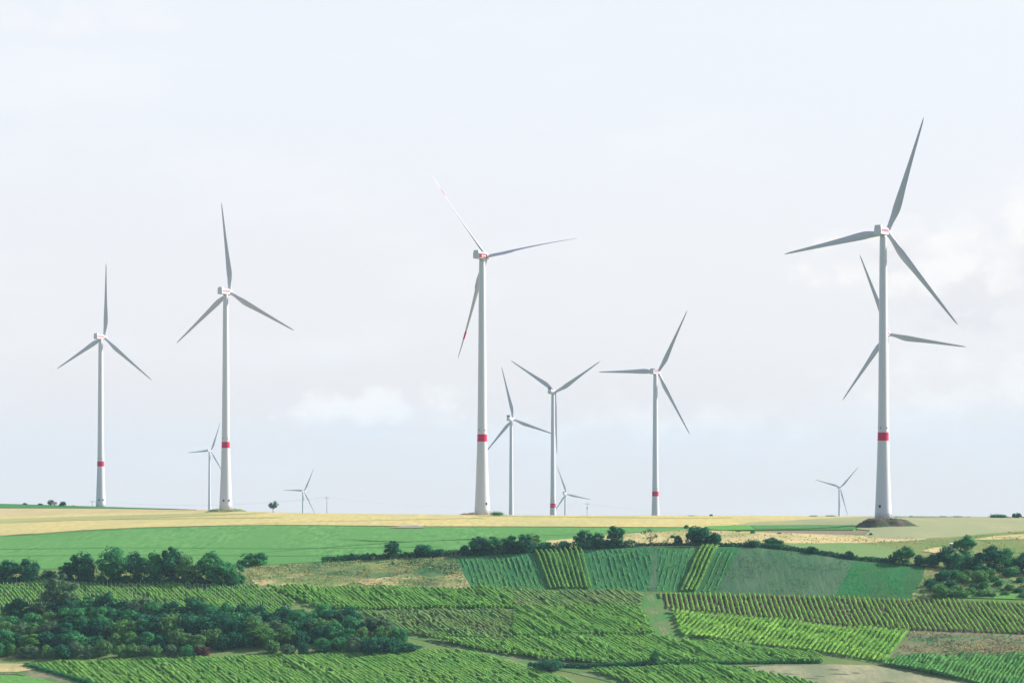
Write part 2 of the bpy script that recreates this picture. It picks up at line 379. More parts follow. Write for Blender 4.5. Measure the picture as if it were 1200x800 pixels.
def build_ground():
    pcols = np.concatenate([[-3200, -1900, -1100, -700], PX, [1900, 2300, 3100, 4400]])
    near = np.array([-900, -500, -250, -80, 0, 40, 90, 150, 230, 300, 380, 450, 530, 600, 680, 750, 820, 880, 940, 975.])
    rows = []
    for D in near:                         # from behind the camera down into the valley
        z = np.interp(abs(D) if D >= 0 else 0, ND, NZ) + (abs(D)*.03 if D < 0 else 0)
        rows.append([((p-600)/F*1000.0, D, ZC+z) for p in pcols])
    nn = len(rows)
    for j in range(NR):
        rows.append([tuple(P(p, *[np.interp(p, PX, A[:, j]) for A in (Yt, Dt)])) for p in pcols])
    for k, add in enumerate([25, 60, 110, 180, 280, 420, 620, 900, 1300, 1800, 2500, 3300, 4300, 5600, 8000, 11000]):
        row = []
        for p in pcols:
            d0 = float(np.interp(p, PX, Dt[:, -1])); D = d0+add; x = (p-600)/F*D
            row.append((x, D, float(ground_z([x], [D])[0])))
        rows.append(row)
    nc = len(pcols); v = np.array(rows).reshape(-1, 3)
    q = []
    for r in range(len(rows)-1):
        for c in range(nc-1): q += [(r*nc+c, r*nc+c+1, (r+1)*nc+c), (r*nc+c+1, (r+1)*nc+c+1, (r+1)*nc+c)]
    me = mesh_np('ground', v, np.array(q).ravel(), np.full(len(q), 3), smooth=True)
    tag(link('ground', me, M['grass']), 'rolling grassy ground rising to the plateau', None, None, 'structure')
build_ground()

def clip_convex(poly, tri):
    """Sutherland-Hodgman: polygon cut by a triangle given counter-clockwise"""
    out = poly
    for i in range(3):
        a, b = tri[i], tri[(i+1) % 3]; inp = out; out = []
        if not inp: return out
        ex, ey = b[0]-a[0], b[1]-a[1]
        side = [ex*(p[1]-a[1])-ey*(p[0]-a[0]) for p in inp]
        for k in range(len(inp)):
            p, q, sp, sq = inp[k], inp[(k+1) % len(inp)], side[k], side[(k+1) % len(inp)]
            if sp >= 0: out.append(p)
            if (sp >= 0) != (sq >= 0):
                t = sp/(sp-sq); out.append((p[0]+(q[0]-p[0])*t, p[1]+(q[1]-p[1])*t))
    return out

LIFT = [0.02]
def field(name, poly, mat, height=0.0, label=None, kind='structure', cat=None, lift=None, wob=0.0):
    """a sheet (or a standing crop of some height) lying on the ground; the outline is given on the photo and laid out on the terrain"""
    LIFT[0] += .0025
    h = height + (LIFT[0] if lift is None else lift)
    # wobble the outline a little so that it is not ruler-straight
    pts = []
    for i in range(len(poly)):
        a, b = poly[i], poly[(i+1) % len(poly)]; n = max(1, int(math.hypot(b[0]-a[0], b[1]-a[1])/9))
        for k in range(n):
            t = k/n; w = wob if 0 < k else 0
            pts.append((a[0]+(b[0]-a[0])*t+random.uniform(-w, w)*1.5, a[1]+(b[1]-a[1])*t+random.uniform(-w, w)*.6))
    area = sum(pts[i][0]*pts[(i+1) % len(pts)][1]-pts[(i+1) % len(pts)][0]*pts[i][1] for i in range(len(pts)))
    if area < 0: pts.reverse()
    x0, x1 = min(p[0] for p in pts), max(p[0] for p in pts); y0, y1 = min(p[1] for p in pts), max(p[1] for p in pts)
    verts, loops, sizes = [], [], []; cache = {}
    ci0, ci1 = max(0, int((x0-PX[0])//10)), min(len(PX)-2, int((x1-PX[0])//10))
    for ci in range(ci0, ci1+1):
        for r in range(NR-1):
            ys = (Yt[ci, r], Yt[ci+1, r], Yt[ci, r+1], Yt[ci+1, r+1])
            if max(ys) < y0 or min(ys) > y1: continue
            A = (PX[ci], Yt[ci, r], Dt[ci, r]); B = (PX[ci+1], Yt[ci+1, r], Dt[ci+1, r]); C = (PX[ci], Yt[ci, r+1], Dt[ci, r+1]); E = (PX[ci+1], Yt[ci+1, r+1], Dt[ci+1, r+1])
            for tri in ((A, B, C), (B, E, C)):
                a, b, c = tri
                det = (b[0]-a[0])*(c[1]-a[1])-(c[0]-a[0])*(b[1]-a[1])
                if abs(det) < 1e-9: continue
                t2 = tri if det > 0 else (a, c, b)
                cl = clip_convex(pts, t2)
                if len(cl) < 3: continue
                ids = []
                for p in cl:
                    u = ((p[0]-a[0])*(c[1]-a[1])-(c[0]-a[0])*(p[1]-a[1]))/det; v = ((b[0]-a[0])*(p[1]-a[1])-(p[0]-a[0])*(b[1]-a[1]))/det
                    D = 1.0/((1-u-v)/a[2]+u/b[2]+v/c[2])
                    key = (round(p[0], 3), round(p[1], 3))
                    if key not in cache:
                        q = P(p[0], p[1], D); cache[key] = len(verts); verts.append((q.x, q.y, q.z+h))
                    k = cache[key]
                    if not ids or (ids[-1] != k and ids[0] != k): ids.append(k)
                if len(ids) >= 3: loops += ids[::-1]; sizes.append(len(ids))
    if height > .15:                       # the standing edge of the crop
        n = len(pts)
        for i in range(n):
            a, b = at(*pts[i]), at(*pts[(i+1) % n]); o = len(verts)
            verts += [(a.x, a.y, a.z-.1), (b.x, b.y, b.z-.1), (b.x, b.y, b.z+h), (a.x, a.y, a.z+h)]
            loops += [o, o+1, o+2, o+3]; sizes.append(4)
    me = mesh_np(name, verts, loops, sizes)
    return tag(link(name, me, mat), label, cat, None, kind)

# ------------------------------------------------------------------ fields of the plateau
crest = [(p, float(np.interp(p, PX, Yt[:, -1]))+.06) for p in range(-400, 1601, 20)]
def crest_between(a, b): return [c for c in crest if a <= c[0] <= b]
# sheets and crops, far to near
field('wheat_field', crest_between(300, 1020)+[(1000,606.5),(960,608.2),(900,611.5),(860,614.5),(820,618.2),(600,617.2),(490,617),(330,615.2),(240,616.5),(160,618.5),(90,622),(40,625.5),(-20,628.8),(-400,634),(-400,608),(0,606.3),(100,602.4),(200,600.4),(290,600.1)], M['wheat'], .35, 'ripe yellow wheat on the plateau below the turbines', 'stuff')
field('stubble_field', [(-400,598),(0,595.4),(130,595.6)]+crest_between(160,300)+[(290,600.3),(200,600.6),(100,602.6),(0,606.5),(-400,608.2)], M['pinky'], .05, 'pinkish tan stubble strip under the left crest', 'stuff')
field('crop_strip', [(-400,612),(0,608.8),(90,605.6),(200,603),(300,602.2),(240,605),(120,609.2),(60,611.4),(0,613.8),(-400,618)], M['olive'], .5, 'grey green crop strip tapering through the yellow wheat', 'stuff')
field('crop_strip', [(-400,586.6)]+crest_between(-399, 200)+[(230,597.4),(130,595.7),(0,595.4),(-400,597)], M['darkgrn'], .3, 'dark green crop strip along the left crest', 'stuff')
field('barley_field', crest_between(1020, 1600)+[(1600,640),(1300,627),(1200,622.5),(1150,626),(1110,630),(1060,632.5),(1028,631),(1012,629),(1020,622),(1000,620),(1000,616),(960,615.6),(860,616),(880,612.5),(960,608.3)], M['greyfld'], .35, 'pale grey green barley around the right turbine mound', 'stuff')
field('beet_field', [(-400,634.5),(-20,629.2),(40,625.8),(90,622.4),(160,618.8),(240,616.8),(330,615.5),(455,617.2),(460,619.4),(490,619.4),(492,617.3),(600,617.6),(820,618.6),(780,623),(740,625),(700,628.5),(660,634),(600,641),(480,647),(420,653.5),(390,657.5),(330,661),(290,664),(0,667),(-400,669)], M['beet'], .18, 'even bright green beet crop behind the hedges', 'stuff')
for k, (ya, yb, yc) in enumerate([(643.5,641.5,643.5), (651,650,652)]):
    field('wheel_track', [(-100,ya+1),(150,yb),(330,yc-.6),(520,yc-3),(520,yc-2.5),(330,yc),(150,yb+.7),(-100,ya+1.9)], M['beetdk'], 0, 'narrow dark wheel track across the beet field', lift=.32)
field('wheel_track', [(560,604.9),(800,607.6),(860,607.0),(860,607.3),(800,607.95),(560,605.2)], M['olive'], 0, 'faint wheel track in the wheat', lift=.52)
field('wheel_track', [(20,610.9),(160,608.4),(330,606.8),(330,607.2),(160,608.9),(20,611.6)], M['olive'], 0, 'faint wheel track in the wheat', lift=.52)
field('gravel_patch', [(457,619.2),(468,617.3),(486,616.2),(493,617.2),(498,619.0),(480,619.5)], M['gravel'], .0, 'grey gravel patch between wheat and beet field', lift=.5)
field('dry_grass', [(640,634),(690,630),(740,625.2),(790,622.2),(830,621.5),(900,624.5),(1000,627.5),(1090,631.5),(1050,634.5),(1000,636.5),(920,637),(900,640),(830,640),(700,641.5),(640,644)], M['straw'], .3, 'pale straw coloured dry grass behind the bank hedge', 'stuff')
field('crop_strip', [(830,617.0),(865,616),(1000,616),(1010,618.5),(1000,621.4),(900,621.4),(850,622),(820,620)], M['beet2'], .4, 'bright green narrow crop strip left of the turbine mound', 'stuff')
field('crop_strip', [(880,616.4),(1000,616.3),(1004,620.6),(885,620.6)], M['beetdk'], .55, 'dark green narrow crop strip left of the turbine mound', 'stuff')
field('bare_strip', [(896,621.6),(1000,621.4),(1030,619.5),(1075,620.5),(1030,624.5),(975,627),(930,627),(895,625)], M['brown'], .0, 'brown bare soil strip in front of the turbine mound')
field('green_field', [(915,637.2),(1000,636.7),(1035,641),(1052,645),(1050,657),(1000,653),(950,646)], M['clover'], .3, 'light green field between hedge and dry grass', 'stuff')
field('meadow', [(975,627.3),(1012,629.3),(1060,633),(1110,630.5),(1150,626.5),(1200,623),(1400,634),(1400,664),(1200,655),(1110,648),(1060,645.5),(1030,640),(1000,636.4),(1060,634)], M['grass'], .0, 'rough grass beside the field track')
field('field_track', [(960,630.2),(1000,631),(1035,634.2),(1080,634.8),(1200,633.6),(1400,637),(1400,637.8),(1200,634.4),(1080,635.7),(1032,635),(1000,631.7),(960,630.7)], M['track'], 0, 'thin earth track across the rough grass')
field('dry_grass', [(1080,646),(1095,642),(1112,640.5),(1112,646),(1098,648.5)], M['straw'], .25, 'pale dry grass patch left of the big hedge tree', 'stuff')
field('dry_grass', [(1140,632.5),(1165,628.5),(1200,626),(1400,636),(1400,644),(1200,632),(1160,632.6)], M['straw'], .25, 'pale dry grass strip at the right edge', 'stuff')

# ------------------------------------------------------------------ the bank
field('scrub_bank', [(285,687),(292,664),(330,660.6),(400,657),(470,653.5),(532,651.5),(541,667),(553,690),(470,688.5),(380,688)], M['scrub'], 0, 'rough scrub grass bank with dry patches', wob=.5)
field('dry_grass', [(400,676),(440,678),(480,672.5),(505,676.5),(541,671),(553,690),(470,688),(430,686)], M['scrubtan'], .15, 'bleached dry grass at the foot of the scrub bank', 'stuff', wob=1.0)
field('dry_grass', [(292,676),(340,672),(400,675),(420,681),(400,687.3),(300,686.3)], M['scrubtan'], .12, 'bleached dry grass at the left end of the scrub bank', 'stuff', wob=1.0)
field('dark_spot', [(488,684),(500,682.5),(515,683),(514,686),(492,686)], M['darkspot'], 0, 'dark patch in the dry grass', lift=.3)  # flat sheet of darker colour laid over the dry grass
field('bank_meadow', [(532,651.5),(600,648.3),(625,647),(645,690.5),(600,691),(553,690)], M['bank'], 0, 'dark green grass on the steep bank', wob=.9)
field('bank_meadow', [(625,647),(680,643.5),(693,690.5),(645,690.5)], M['darkgrn'], 0, 'green grass between the steep vine rows', wob=.9)
field('bank_meadow', [(680,643.8),(768,640.2),(822,640.3),(797,694.5),(693,690.7)], M['bank'], 0, 'green grass with faint rows on the steep bank', wob=.9)
field('bank_path', [(766,641),(770,641),(769,693),(761,693)], M['bankgry'], 0, 'faint grass path straight up the bank', wob=.6)
field('bank_meadow', [(822,640.3),(843,640.3),(816,695),(797,694.5)], M['darkgrn'], 0, 'green grass between four steep vine rows', wob=.9)
field('bank_meadow', [(843,640.3),(866,640.6),(840,696),(816,695)], M['bankbrt'], 0, 'vivid green grass strip on the bank', wob=.9)
field('bank_meadow', [(866,640.6),(900,641.3),(950,647),(1002,656),(978,699.2),(840,696)], M['bankgry'], 0, 'dull grey green grass on the bank', wob=.9)
field('bank_meadow', [(1002,656),(1050,660),(1085,663),(1080,680),(1068,701.5),(978,699.2)], M['bankbrt'], 0, 'vivid green grass on the right part of the bank', wob=.9)
field('scrub_slope', [(1085,663),(1140,668),(1200,673),(1400,680),(1400,712),(1200,706),(1068,701.5),(1080,680)], M['grass'], 0, 'rough slope below the right hedge')
field('dry_grass', [(1140,672),(1175,674),(1200,678),(1400,684),(1400,700),(1210,694),(1165,690),(1172,683)], M['scrub'], .1, 'dry grass on the rough right slope', 'stuff', wob=1.0)
field('dry_grass', [(1068,697),(1078,688),(1092,685),(1098,694),(1090,702)], M['scrubtan'], .1, 'bleached grass patch at the left foot of the rough slope', 'stuff', wob=.8)
field('crop_strip', [(1115,700.5),(1135,696.5),(1200,696),(1400,704),(1400,710),(1200,703)], M['beet2'], .4, 'light green crop strip above the dark soil vineyard', 'stuff')

# ------------------------------------------------------------------ ground of the vineyards below
FRONT = 841
field('vineyard_ground', [(-400,680.5),(0,681.4),(150,683.7),(290,687.2),(302,688),(350,706),(300,730),(0,735),(-400,735)], M['vmix'], 0, 'earth and grass of the upper left vineyard')
field('vineyard_ground', [(302,688),(553,690.6),(760,694),(752,712),(770,745),(760,752),(960,777),(720,778),(560,764),(480,747),(400,730),(352,706)], M['vgrass'], 0, 'grass under the middle vineyard')
field('vineyard_ground', [(398,717),(470,716),(590,735),(600,750),(690,755),(760,776),(640,776),(560,762),(470,744)], M['vmix'], 0, 'earth and grass under the thin middle vines', wob=1.0)
field('soil', [(768,694.8),(900,697.4),(1035,701.6),(1200,706.8),(1400,710),(1400,746),(1200,743.8),(1066,739),(1000,735.5),(850,721),(783,715)], M['vsoil'], 0, 'bare purple brown soil of the right vineyard')
field('vineyard_ground', [(783,715),(850,721),(1000,735.5),(1066,739),(1036,779),(960,766),(850,753),(795,747)], M['vgrass'], 0, 'grass under the bright vine block')
field('verge', [(750,694),(772,694.8),(784,715),(800,749),(770,750),(752,712)], M['verge'], 0, 'green grass verge beside the vineyard track')
field('vineyard_track', [(754,693.2),(764,693.8),(767,703),(769,714),(774,726),(784,742),(797,752),(790,753),(776,742),(767,727),(763,714),(760,702)], M['track'], 0, 'dirt track climbing between the vineyards', wob=.3)
field('vineyard_track', [(302,688),(309,687.2),(330,694),(352,705),(349,709),(326,697)], M['track'], 0, 'short dirt track between two left vineyards', wob=.3)
def strip(name, mid, w, mat, label):
    up, dn = [], []
    for i, (a, b) in enumerate(mid):
        p, q = mid[max(i-1, 0)], mid[min(i+1, len(mid)-1)]; dx, dy = q[0]-p[0], q[1]-p[1]; l = math.hypot(dx, dy); nx, ny = -dy/l*w/2, dx/l*w/2
        up.append((a+nx, b+ny)); dn.append((a-nx, b-ny))
    field(name, up+dn[::-1], mat, 0, label, wob=.2)
strip('grass_strip', [(759,694.2),(763.5,703),(766,714),(770.5,727),(779,741),(791,751.5)], 1.7, M['verge'], 'grassy middle of the climbing vineyard track')
field('scrub_meadow', [(1066,739),(1200,743.8),(1400,746),(1400,772),(1200,767.5),(1060,770),(1043,773)], M['scrubprp'], 0, 'brownish rough grass below the dark soil vineyard', wob=.4)
field('vineyard_ground', [(1043,773),(1060,770),(1200,767.5),(1400,772),(1400,FRONT),(1240,FRONT),(1130,800),(1025,778)], M['vgrass'], 0, 'grass under the bottom right vineyard')
field('stubble_patch', [(868,782.5),(905,779.2),(970,778),(1025,779.5),(1130,800),(1240,FRONT),(1080,FRONT),(960,803)], M['tan'], 0, 'beige stubble field at the bottom edge', wob=.3)
for (a, b, w) in [(922,789.5,10), (976,784.5,8), (983,789.8,14), (960,792.5,7), (1003,788.5,6), (950,795,12), (905,786.5,4), (1040,799.5,10)]:
    field('dark_patch', [(a-w,b),(a-w*.2,b-1.1),(a+w*.7,b-.4),(a+w,b+.9),(a-.1*w,b+.8)], M['darkspot'], 0, 'dark patch in the beige stubble', wob=.3)  # flat patches, only darker in tone than the stubble around
field('vineyard_ground', [(690,787.5),(780,784.5),(868,783),(960,803),(1080,FRONT),(760,FRONT),(740,802)], M['vgrass'], 0, 'grass under the bottom middle vineyard')
field('vineyard_ground', [(30,777.5),(160,771),(230,770.5),(420,765),(505,761),(530,761.5),(580,768.5),(630,782),(670,795),(730,FRONT),(220,FRONT),(105,801)], M['vgrass'], 0, 'grass under the lower left vineyard')
field('dirt_track', [(470,741.5),(520,751),(570,763),(640,777),(690,786),(740,799),(800,FRONT),(770,FRONT),(715,799),(665,787),(620,779),(560,766.5),(505,753)], M['track'], 0, 'dirt track running diagonally between the vineyards', wob=.4)
field('dirt_track', [(660,781.5),(720,780),(800,779.2),(960,778),(970,778.8),(880,780.6),(780,781.8),(690,784)], M['track'], 0, 'grassy dirt track along the lower vineyards', wob=.4)
field('dirt_track', [(-100,776),(0,777),(30,778),(70,789),(120,FRONT-36),(200,FRONT),(140,FRONT),(60,799),(20,790),(-100,788)], M['track'], 0, 'pale earth track in the bottom left corner', wob=.4)
strip('grass_strip', [(490,747.3),(530,756),(565,764.5),(630,778.3),(678,786.5),(727,799)], 1.2, M['verge'], 'grassy middle of the diagonal dirt track')
field('grass_patch', [(-100,791),(0,790.5),(40,793),(62,799),(130,FRONT),(-100,FRONT)], M['beet2'], 0, 'green grass in the bottom left corner', wob=.4)
field('dry_grass', [(0,777.5),(28,778.2),(45,784),(20,787.5),(-40,788)], M['straw'], .1, 'dry grass beside the bottom left track', 'stuff', wob=.5)

# ------------------------------------------------------------------ leaves
def cards(c, n, size):
    """leaf faces: centres (N,3), facing (N,3), half sizes (N,)"""
    N_ = len(c); n = n/np.linalg.norm(n, axis=1, keepdims=True)
    r = rng.normal(size=(N_, 3)); u = np.cross(n, r); u /= np.linalg.norm(u, axis=1, keepdims=True)+1e-9; w = np.cross(n, u)
    s = size[:, None]; asp = rng.uniform(.6, 1.0, (N_, 1))
    v = np.stack([c-u*s, c-w*s*asp*.8+u*s*.1, c+u*s, c+w*s*asp], 1).reshape(-1, 3)
    return v, np.arange(4*N_)

def tufts(poly, per_m2, mat, size, label, seed, keep=.5, cell=6.0):
    """rough grass and weeds as leaf clumps, thinned by patchy noise"""
    W = np.array([(q.x, q.y) for q in (at(*p) for p in poly)]); g = np.random.default_rng(seed)
    lo, hi = W.min(0), W.max(0); n = int((hi-lo).prod()*per_m2*1.2); pts = lo+(hi-lo)*g.random((n, 2))
    ins = np.zeros(n, bool); j = len(W)-1
    for i in range(len(W)):
        c = (W[i, 1] > pts[:, 1]) != (W[j, 1] > pts[:, 1])
        xx = (W[j, 0]-W[i, 0])*(pts[:, 1]-W[i, 1])/(W[j, 1]-W[i, 1]+1e-12)+W[i, 0]; ins ^= c & (pts[:, 0] < xx); j = i
    gx = ((pts-lo)/cell); gy = gx.astype(int); fr = gx-gy; fr = fr*fr*(3-2*fr); G = g.random(tuple(gy.max(0)+2))
    val = (G[gy[:, 0], gy[:, 1]]*(1-fr[:, 0])+G[gy[:, 0]+1, gy[:, 1]]*fr[:, 0])*(1-fr[:, 1])+(G[gy[:, 0], gy[:, 1]+1]*(1-fr[:, 0])+G[gy[:, 0]+1, gy[:, 1]+1]*fr[:, 0])*fr[:, 1]
    pts = pts[ins & (val+g.normal(0, .12, n) > 1-keep)]
    z = ground_z(pts[:, 0], pts[:, 1]); c = np.column_stack([pts, z+.12+g.uniform(.1, 1, len(pts))*size])
    nn = g.normal(0, .6, (len(pts), 3))+np.array([0, -.25, .7])
    v, i = cards(c, nn, g.uniform(.5, 1.3, len(pts))*size)
    tag(link('rough_grass', mesh_np('rough_grass', v, i, np.full(len(pts), 4)), mat), label, None, None, 'stuff')
SB = [(287,686),(293,665),(330,661.5),(400,658),(470,654.5),(531,652.5),(541,668),(552,689.5),(470,688),(380,687.5)]
tufts(SB, 1.0, M['t_weed'], .38, 'olive tufts over the scrub bank', 1, .5, 5)
tufts(SB, .7, M['t_mid'], .42, 'green weeds over the scrub bank', 2, .36, 7)
tufts([(430,659),(475,657),(530,654),(540,668),(505,672),(450,671)], .9, M['t_dark'], .45, 'dark green weeds in the upper right of the scrub bank', 31, .45, 6)
tufts(SB, 1.1, M['drygrass'], .36, 'dry straw tufts over the scrub bank', 3, .5, 6)
SM = [(1066,739.5),(1200,744.5),(1330,747),(1330,769),(1200,767),(1060,769.5),(1045,772.5)]
tufts(SM, 1.0, M['purpleweed'], .4, 'brownish weeds over the rough grass by the lush block', 4, .5, 6)
tufts(SM, .6, M['t_mid'], .4, 'green weeds over the rough grass by the lush block', 5, .4, 8)
tufts(SM, .8, M['drygrass'], .36, 'dry tufts over the rough grass by the lush block', 6, .42, 8)
tufts([(1095,756),(1130,753),(1200,753.5),(1330,756),(1330,765),(1200,765),(1120,766),(1090,764)], 2.0, M['drygrass'], .36, 'bleached tufts in a band of the rough grass by the lush block', 30, .62, 9)
RS = [(1086,664),(1140,669),(1200,674),(1330,679),(1330,707),(1200,704),(1070,700),(1081,680)]
tufts(RS, .9, M['t_mid'], .45, 'green weeds over the rough right slope', 7, .5, 7)
tufts(RS, .6, M['drygrass'], .36, 'dry tufts over the rough right slope', 8, .4, 8)
RM = [(975,628),(1012,630),(1060,633.6),(1110,631),(1150,627),(1200,623.6),(1330,630),(1330,660),(1200,654),(1110,647.5),(1060,645),(1030,639.6),(1000,636)]
tufts(RM, .12, M['t_weed'], .5, 'olive tufts over the rough grass by the field track', 9, .4, 14)
tufts(RM, .12, M['drygrass'], .5, 'dry tufts over the rough grass by the field track', 10, .4, 14)
DG = [(645,641),(700,631),(745,626),(800,623),(900,625.3),(1000,628),(1085,631.5),(1000,635.5),(900,639),(830,639.4),(700,641)]
tufts(DG, .15, M['drygrass'], .5, 'pale tufts over the straw coloured grass', 11, .5, 10)
tufts(DG, .06, M['t_weed'], .5, 'olive weeds over the straw coloured grass', 12, .3, 16)

BG = [(866,641.5),(900,642),(950,648),(1001,657),(977,698.5),(840,695)]
tufts(BG, .9, M['t_weed'], .26, 'pale weeds over the dull bank meadow', 13, .45, 9)
tufts(BG, .8, M['t_mid'], .28, 'green weeds over the dull bank meadow', 14, .45, 7)
BB = [(1003,657),(1050,661),(1084,664),(1079,680),(1067,700.5),(979,698.5)]
tufts(BB, .9, M['t_mid'], .28, 'green tufts over the vivid bank meadow', 15, .5, 8)
tufts(BB, .6, M['t_weed'], .26, 'pale tufts over the vivid bank meadow', 16, .35, 10)
for k, BL_ in enumerate([[(535,652.5),(623,648),(643,690),(555,690)], [(682,644.5),(820,641),(797,693),(694,690)], [(842,642),(865,641.5),(840,694),(818,694)]]):
    tufts(BL_, .8, M['t_mid'], .28, 'green tufts between the young vines, patch %s' % ('on the left', 'in the middle', 'on the right')[k], 20+k, .5, 8)

# ------------------------------------------------------------------ vine rows
def screen_to_world_poly(poly):
    out = []
    for i in range(len(poly)):
        a, b = poly[i], poly[(i+1) % len(poly)]; n = max(1, int(math.hypot(b[0]-a[0], b[1]-a[1])/12))
        for k in range(n):
            t = k/n; q = at(a[0]+(b[0]-a[0])*t, a[1]+(b[1]-a[1])*t); out.append((q.x, q.y))
    return np.array(out)

def row_segments(poly, a, b, spacing, count=None):
    W = screen_to_world_poly(poly); pa, pb = at(*a), at(*b)
    d = np.array([pb.x-pa.x, pb.y-pa.y]); d /= np.linalg.norm(d)
    if d[1] < 0: d = -d
    nrm = np.array([d[1], -d[0]])                     # points right
    off = W@nrm; along = W@d
    if count: spacing = (off.max()-off.min())/(count-1+1e-3)*.985
    o0 = off.min()+(.5*spacing if not count else .01*spacing)
    segs = []; k = 0
    while o0+k*spacing < off.max():
        o = o0+k*spacing; ts = []
        for i in range(len(W)):
            j = (i+1) % len(W); s0, s1 = off[i]-o, off[j]-o
            if (s0 < 0) != (s1 < 0):
                t = s0/(s0-s1); ts.append(along[i]+(along[j]-along[i])*t)
        ts.sort()
        for q in range(0, len(ts)-1, 2):
            if ts[q+1]-ts[q] > 2.0: segs.append((d*ts[q]+nrm*o, d*ts[q+1]+nrm*o))
        k += 1
    return segs

def row_geometry(seg, h=1.75, w=.32, per=9, leaf=.26, gap=.03, jit=.14):
    p0, p1 = seg; Lg = np.linalg.norm(p1-p0); n = max(2, int(Lg/2.2)+1); t = np.linspace(0, 1, n)
    xy = p0[None]*(1-t[:, None])+p1[None]*t[:, None]; z = ground_z(xy[:, 0], xy[:, 1])
    d = (p1-p0)/Lg; nr = np.array([d[1], -d[0]])
    vig = 1+.20*np.sin(xy[:, 0]/7.3+1.3*np.sin(xy[:, 1]/17))*np.sin(xy[:, 1]/11.0)+.14*np.sin(xy[:, 0]/2.9+xy[:, 1]/3.7)+rng.normal(0, .07)
    hole = rng.random(n) < gap*1.6
    vig = np.where(hole, .25, vig)
    hh = h*vig*(1+rng.normal(0, .10, n)); ww = w*np.clip(vig, .4, 2)*(1+rng.normal(0, .2, n)); sh = rng.normal(0, jit, n)+rng.normal(0, .12)
    prof = [(-.55, .45), (-1, .62), (-.75, .93), (.75, .93), (1, .62), (.55, .45)]
    V = []
    for k, (a_, b_) in enumerate(prof):
        wob = rng.normal(0, .12, n)
        V.append(np.column_stack([xy[:, 0]+nr[0]*(a_*ww*(1+wob)+sh), xy[:, 1]+nr[1]*(a_*ww*(1+wob)+sh), z+b_*hh-.05*abs(wob)]))
    core = np.stack(V, 1).reshape(-1, 3); m = len(prof); q = []
    for i in range(n-1):
        if rng.random() < gap: continue
        for k in range(m): q.append((i*m+k, i*m+(k+1) % m, (i+1)*m+(k+1) % m, (i+1)*m+k))
    q.append(tuple(range(m))); q.append(tuple((n-1)*m+k for k in range(m))[::-1])
    loops = [i for f in q for i in f]; sizes = [len(f) for f in q]
    nc = int(Lg*per)
    tt = rng.random(nc); vv = np.interp(tt, t, vig); tt = tt[rng.random(nc) < vv*.85]; vv = np.interp(tt, t, vig); nc = len(tt); zz = np.interp(tt, t, z); ang = rng.uniform(-.6, np.pi+.6, nc)
    bushy = .85+.4*np.sin(tt*Lg*2*np.pi/1.25+rng.uniform(0, 6))*rng.uniform(.3, 1, nc)
    lat = np.cos(ang)*w*1.3*bushy+rng.normal(0, .06, nc); up = (.66+.36*np.sin(ang)*bushy)*h*vv
    c = np.column_stack([p0[0]+(p1-p0)[0]*tt+nr[0]*lat, p0[1]+(p1-p0)[1]*tt+nr[1]*lat, zz+up])
    nn = np.column_stack([nr[0]*np.cos(ang), nr[1]*np.cos(ang), np.sin(ang)])+rng.normal(0, .5, (nc, 3))
    cv, ci = cards(c, nn, rng.uniform(.6, 1.3, nc)*leaf)
    verts = np.concatenate([core, cv]); loops = np.concatenate([np.array(loops), ci+len(core)]); sizes = np.concatenate([np.array(sizes), np.full(nc, 4)])
    return verts, loops, sizes

def vine_rows(poly, a, b, spacing, mat, label, group, count=None, **kw):
    for i, sg in enumerate(row_segments(poly, a, b, spacing, count)):
        v, l, s = row_geometry(sg, **kw)
        base = np.array([sg[0][0], sg[0][1], v[:, 2].min()])
        o = link('vine_row', mesh_np('vine_row', v-base, l, s), mat); o.location = base
        tag(o, label.format(n=ordinal(i+1)), 'vine row', group)
    return i+1

def vine_mass(poly, a, b, spacing, mat, label, posts=False, **kw):
    V, Lp, Sz = [], [], []; o = 0; segs = row_segments(poly, a, b, spacing)
    for sg in segs:
        v, l, s = row_geometry(sg, **kw); V.append(v); Lp.append(l+o); Sz.append(s); o += len(v)
    ob = link('vineyard', mesh_np('vineyard', np.concatenate(V), np.concatenate(Lp), np.concatenate(Sz)), mat)
    tag(ob, label, None, None, 'stuff')
    if posts:
        mb = MB()
        for sg in segs:
            Lg = np.linalg.norm(sg[1]-sg[0])
            for t in np.arange(.05, 1, 6.0/max(Lg, 6)):
                p = sg[0]+(sg[1]-sg[0])*t; z = float(ground_z([p[0]], [p[1]])[0]); mb.box(p[0], p[1], z+1.15, .14, .14, 2.3)
        tag(mb.build('stake', M['tin'], ob), 'pale stakes standing in the vine rows', None, None, 'stuff')
    return segs

counts = {}
def vine_rows_between(tl, tr, bl, br, n, mat, label, group, **kw):
    """n rows running straight down the bank from a top edge to a bottom edge"""
    for i in range(n):
        t = i/(n-1); a = at(tl[0]+(tr[0]-tl[0])*t, tl[1]+(tr[1]-tl[1])*t); b = at(bl[0]+(br[0]-bl[0])*t, bl[1]+(br[1]-bl[1])*t)
        sg = (np.array([b.x, b.y]), np.array([a.x, a.y])); v, l, s = row_geometry(sg, **kw)
        base = np.array([sg[0][0], sg[0][1], v[:, 2].min()])
        o = link('vine_row', mesh_np('vine_row', v-base, l, s), mat); o.location = base
        tag(o, label.format(n=ordinal(i+1)), 'vine row', group)
    return n
counts['S1'] = vine_rows_between((627.5,647.5), (679.5,644), (645.5,690), (692.5,690.3), 10, M['vineyel'], 'tall vine row on the steep bank in the block of ten, {n} from its left', 'ten vine rows running up the steep bank', h=1.5, w=.30, per=24, leaf=.28, jit=.06, gap=0)
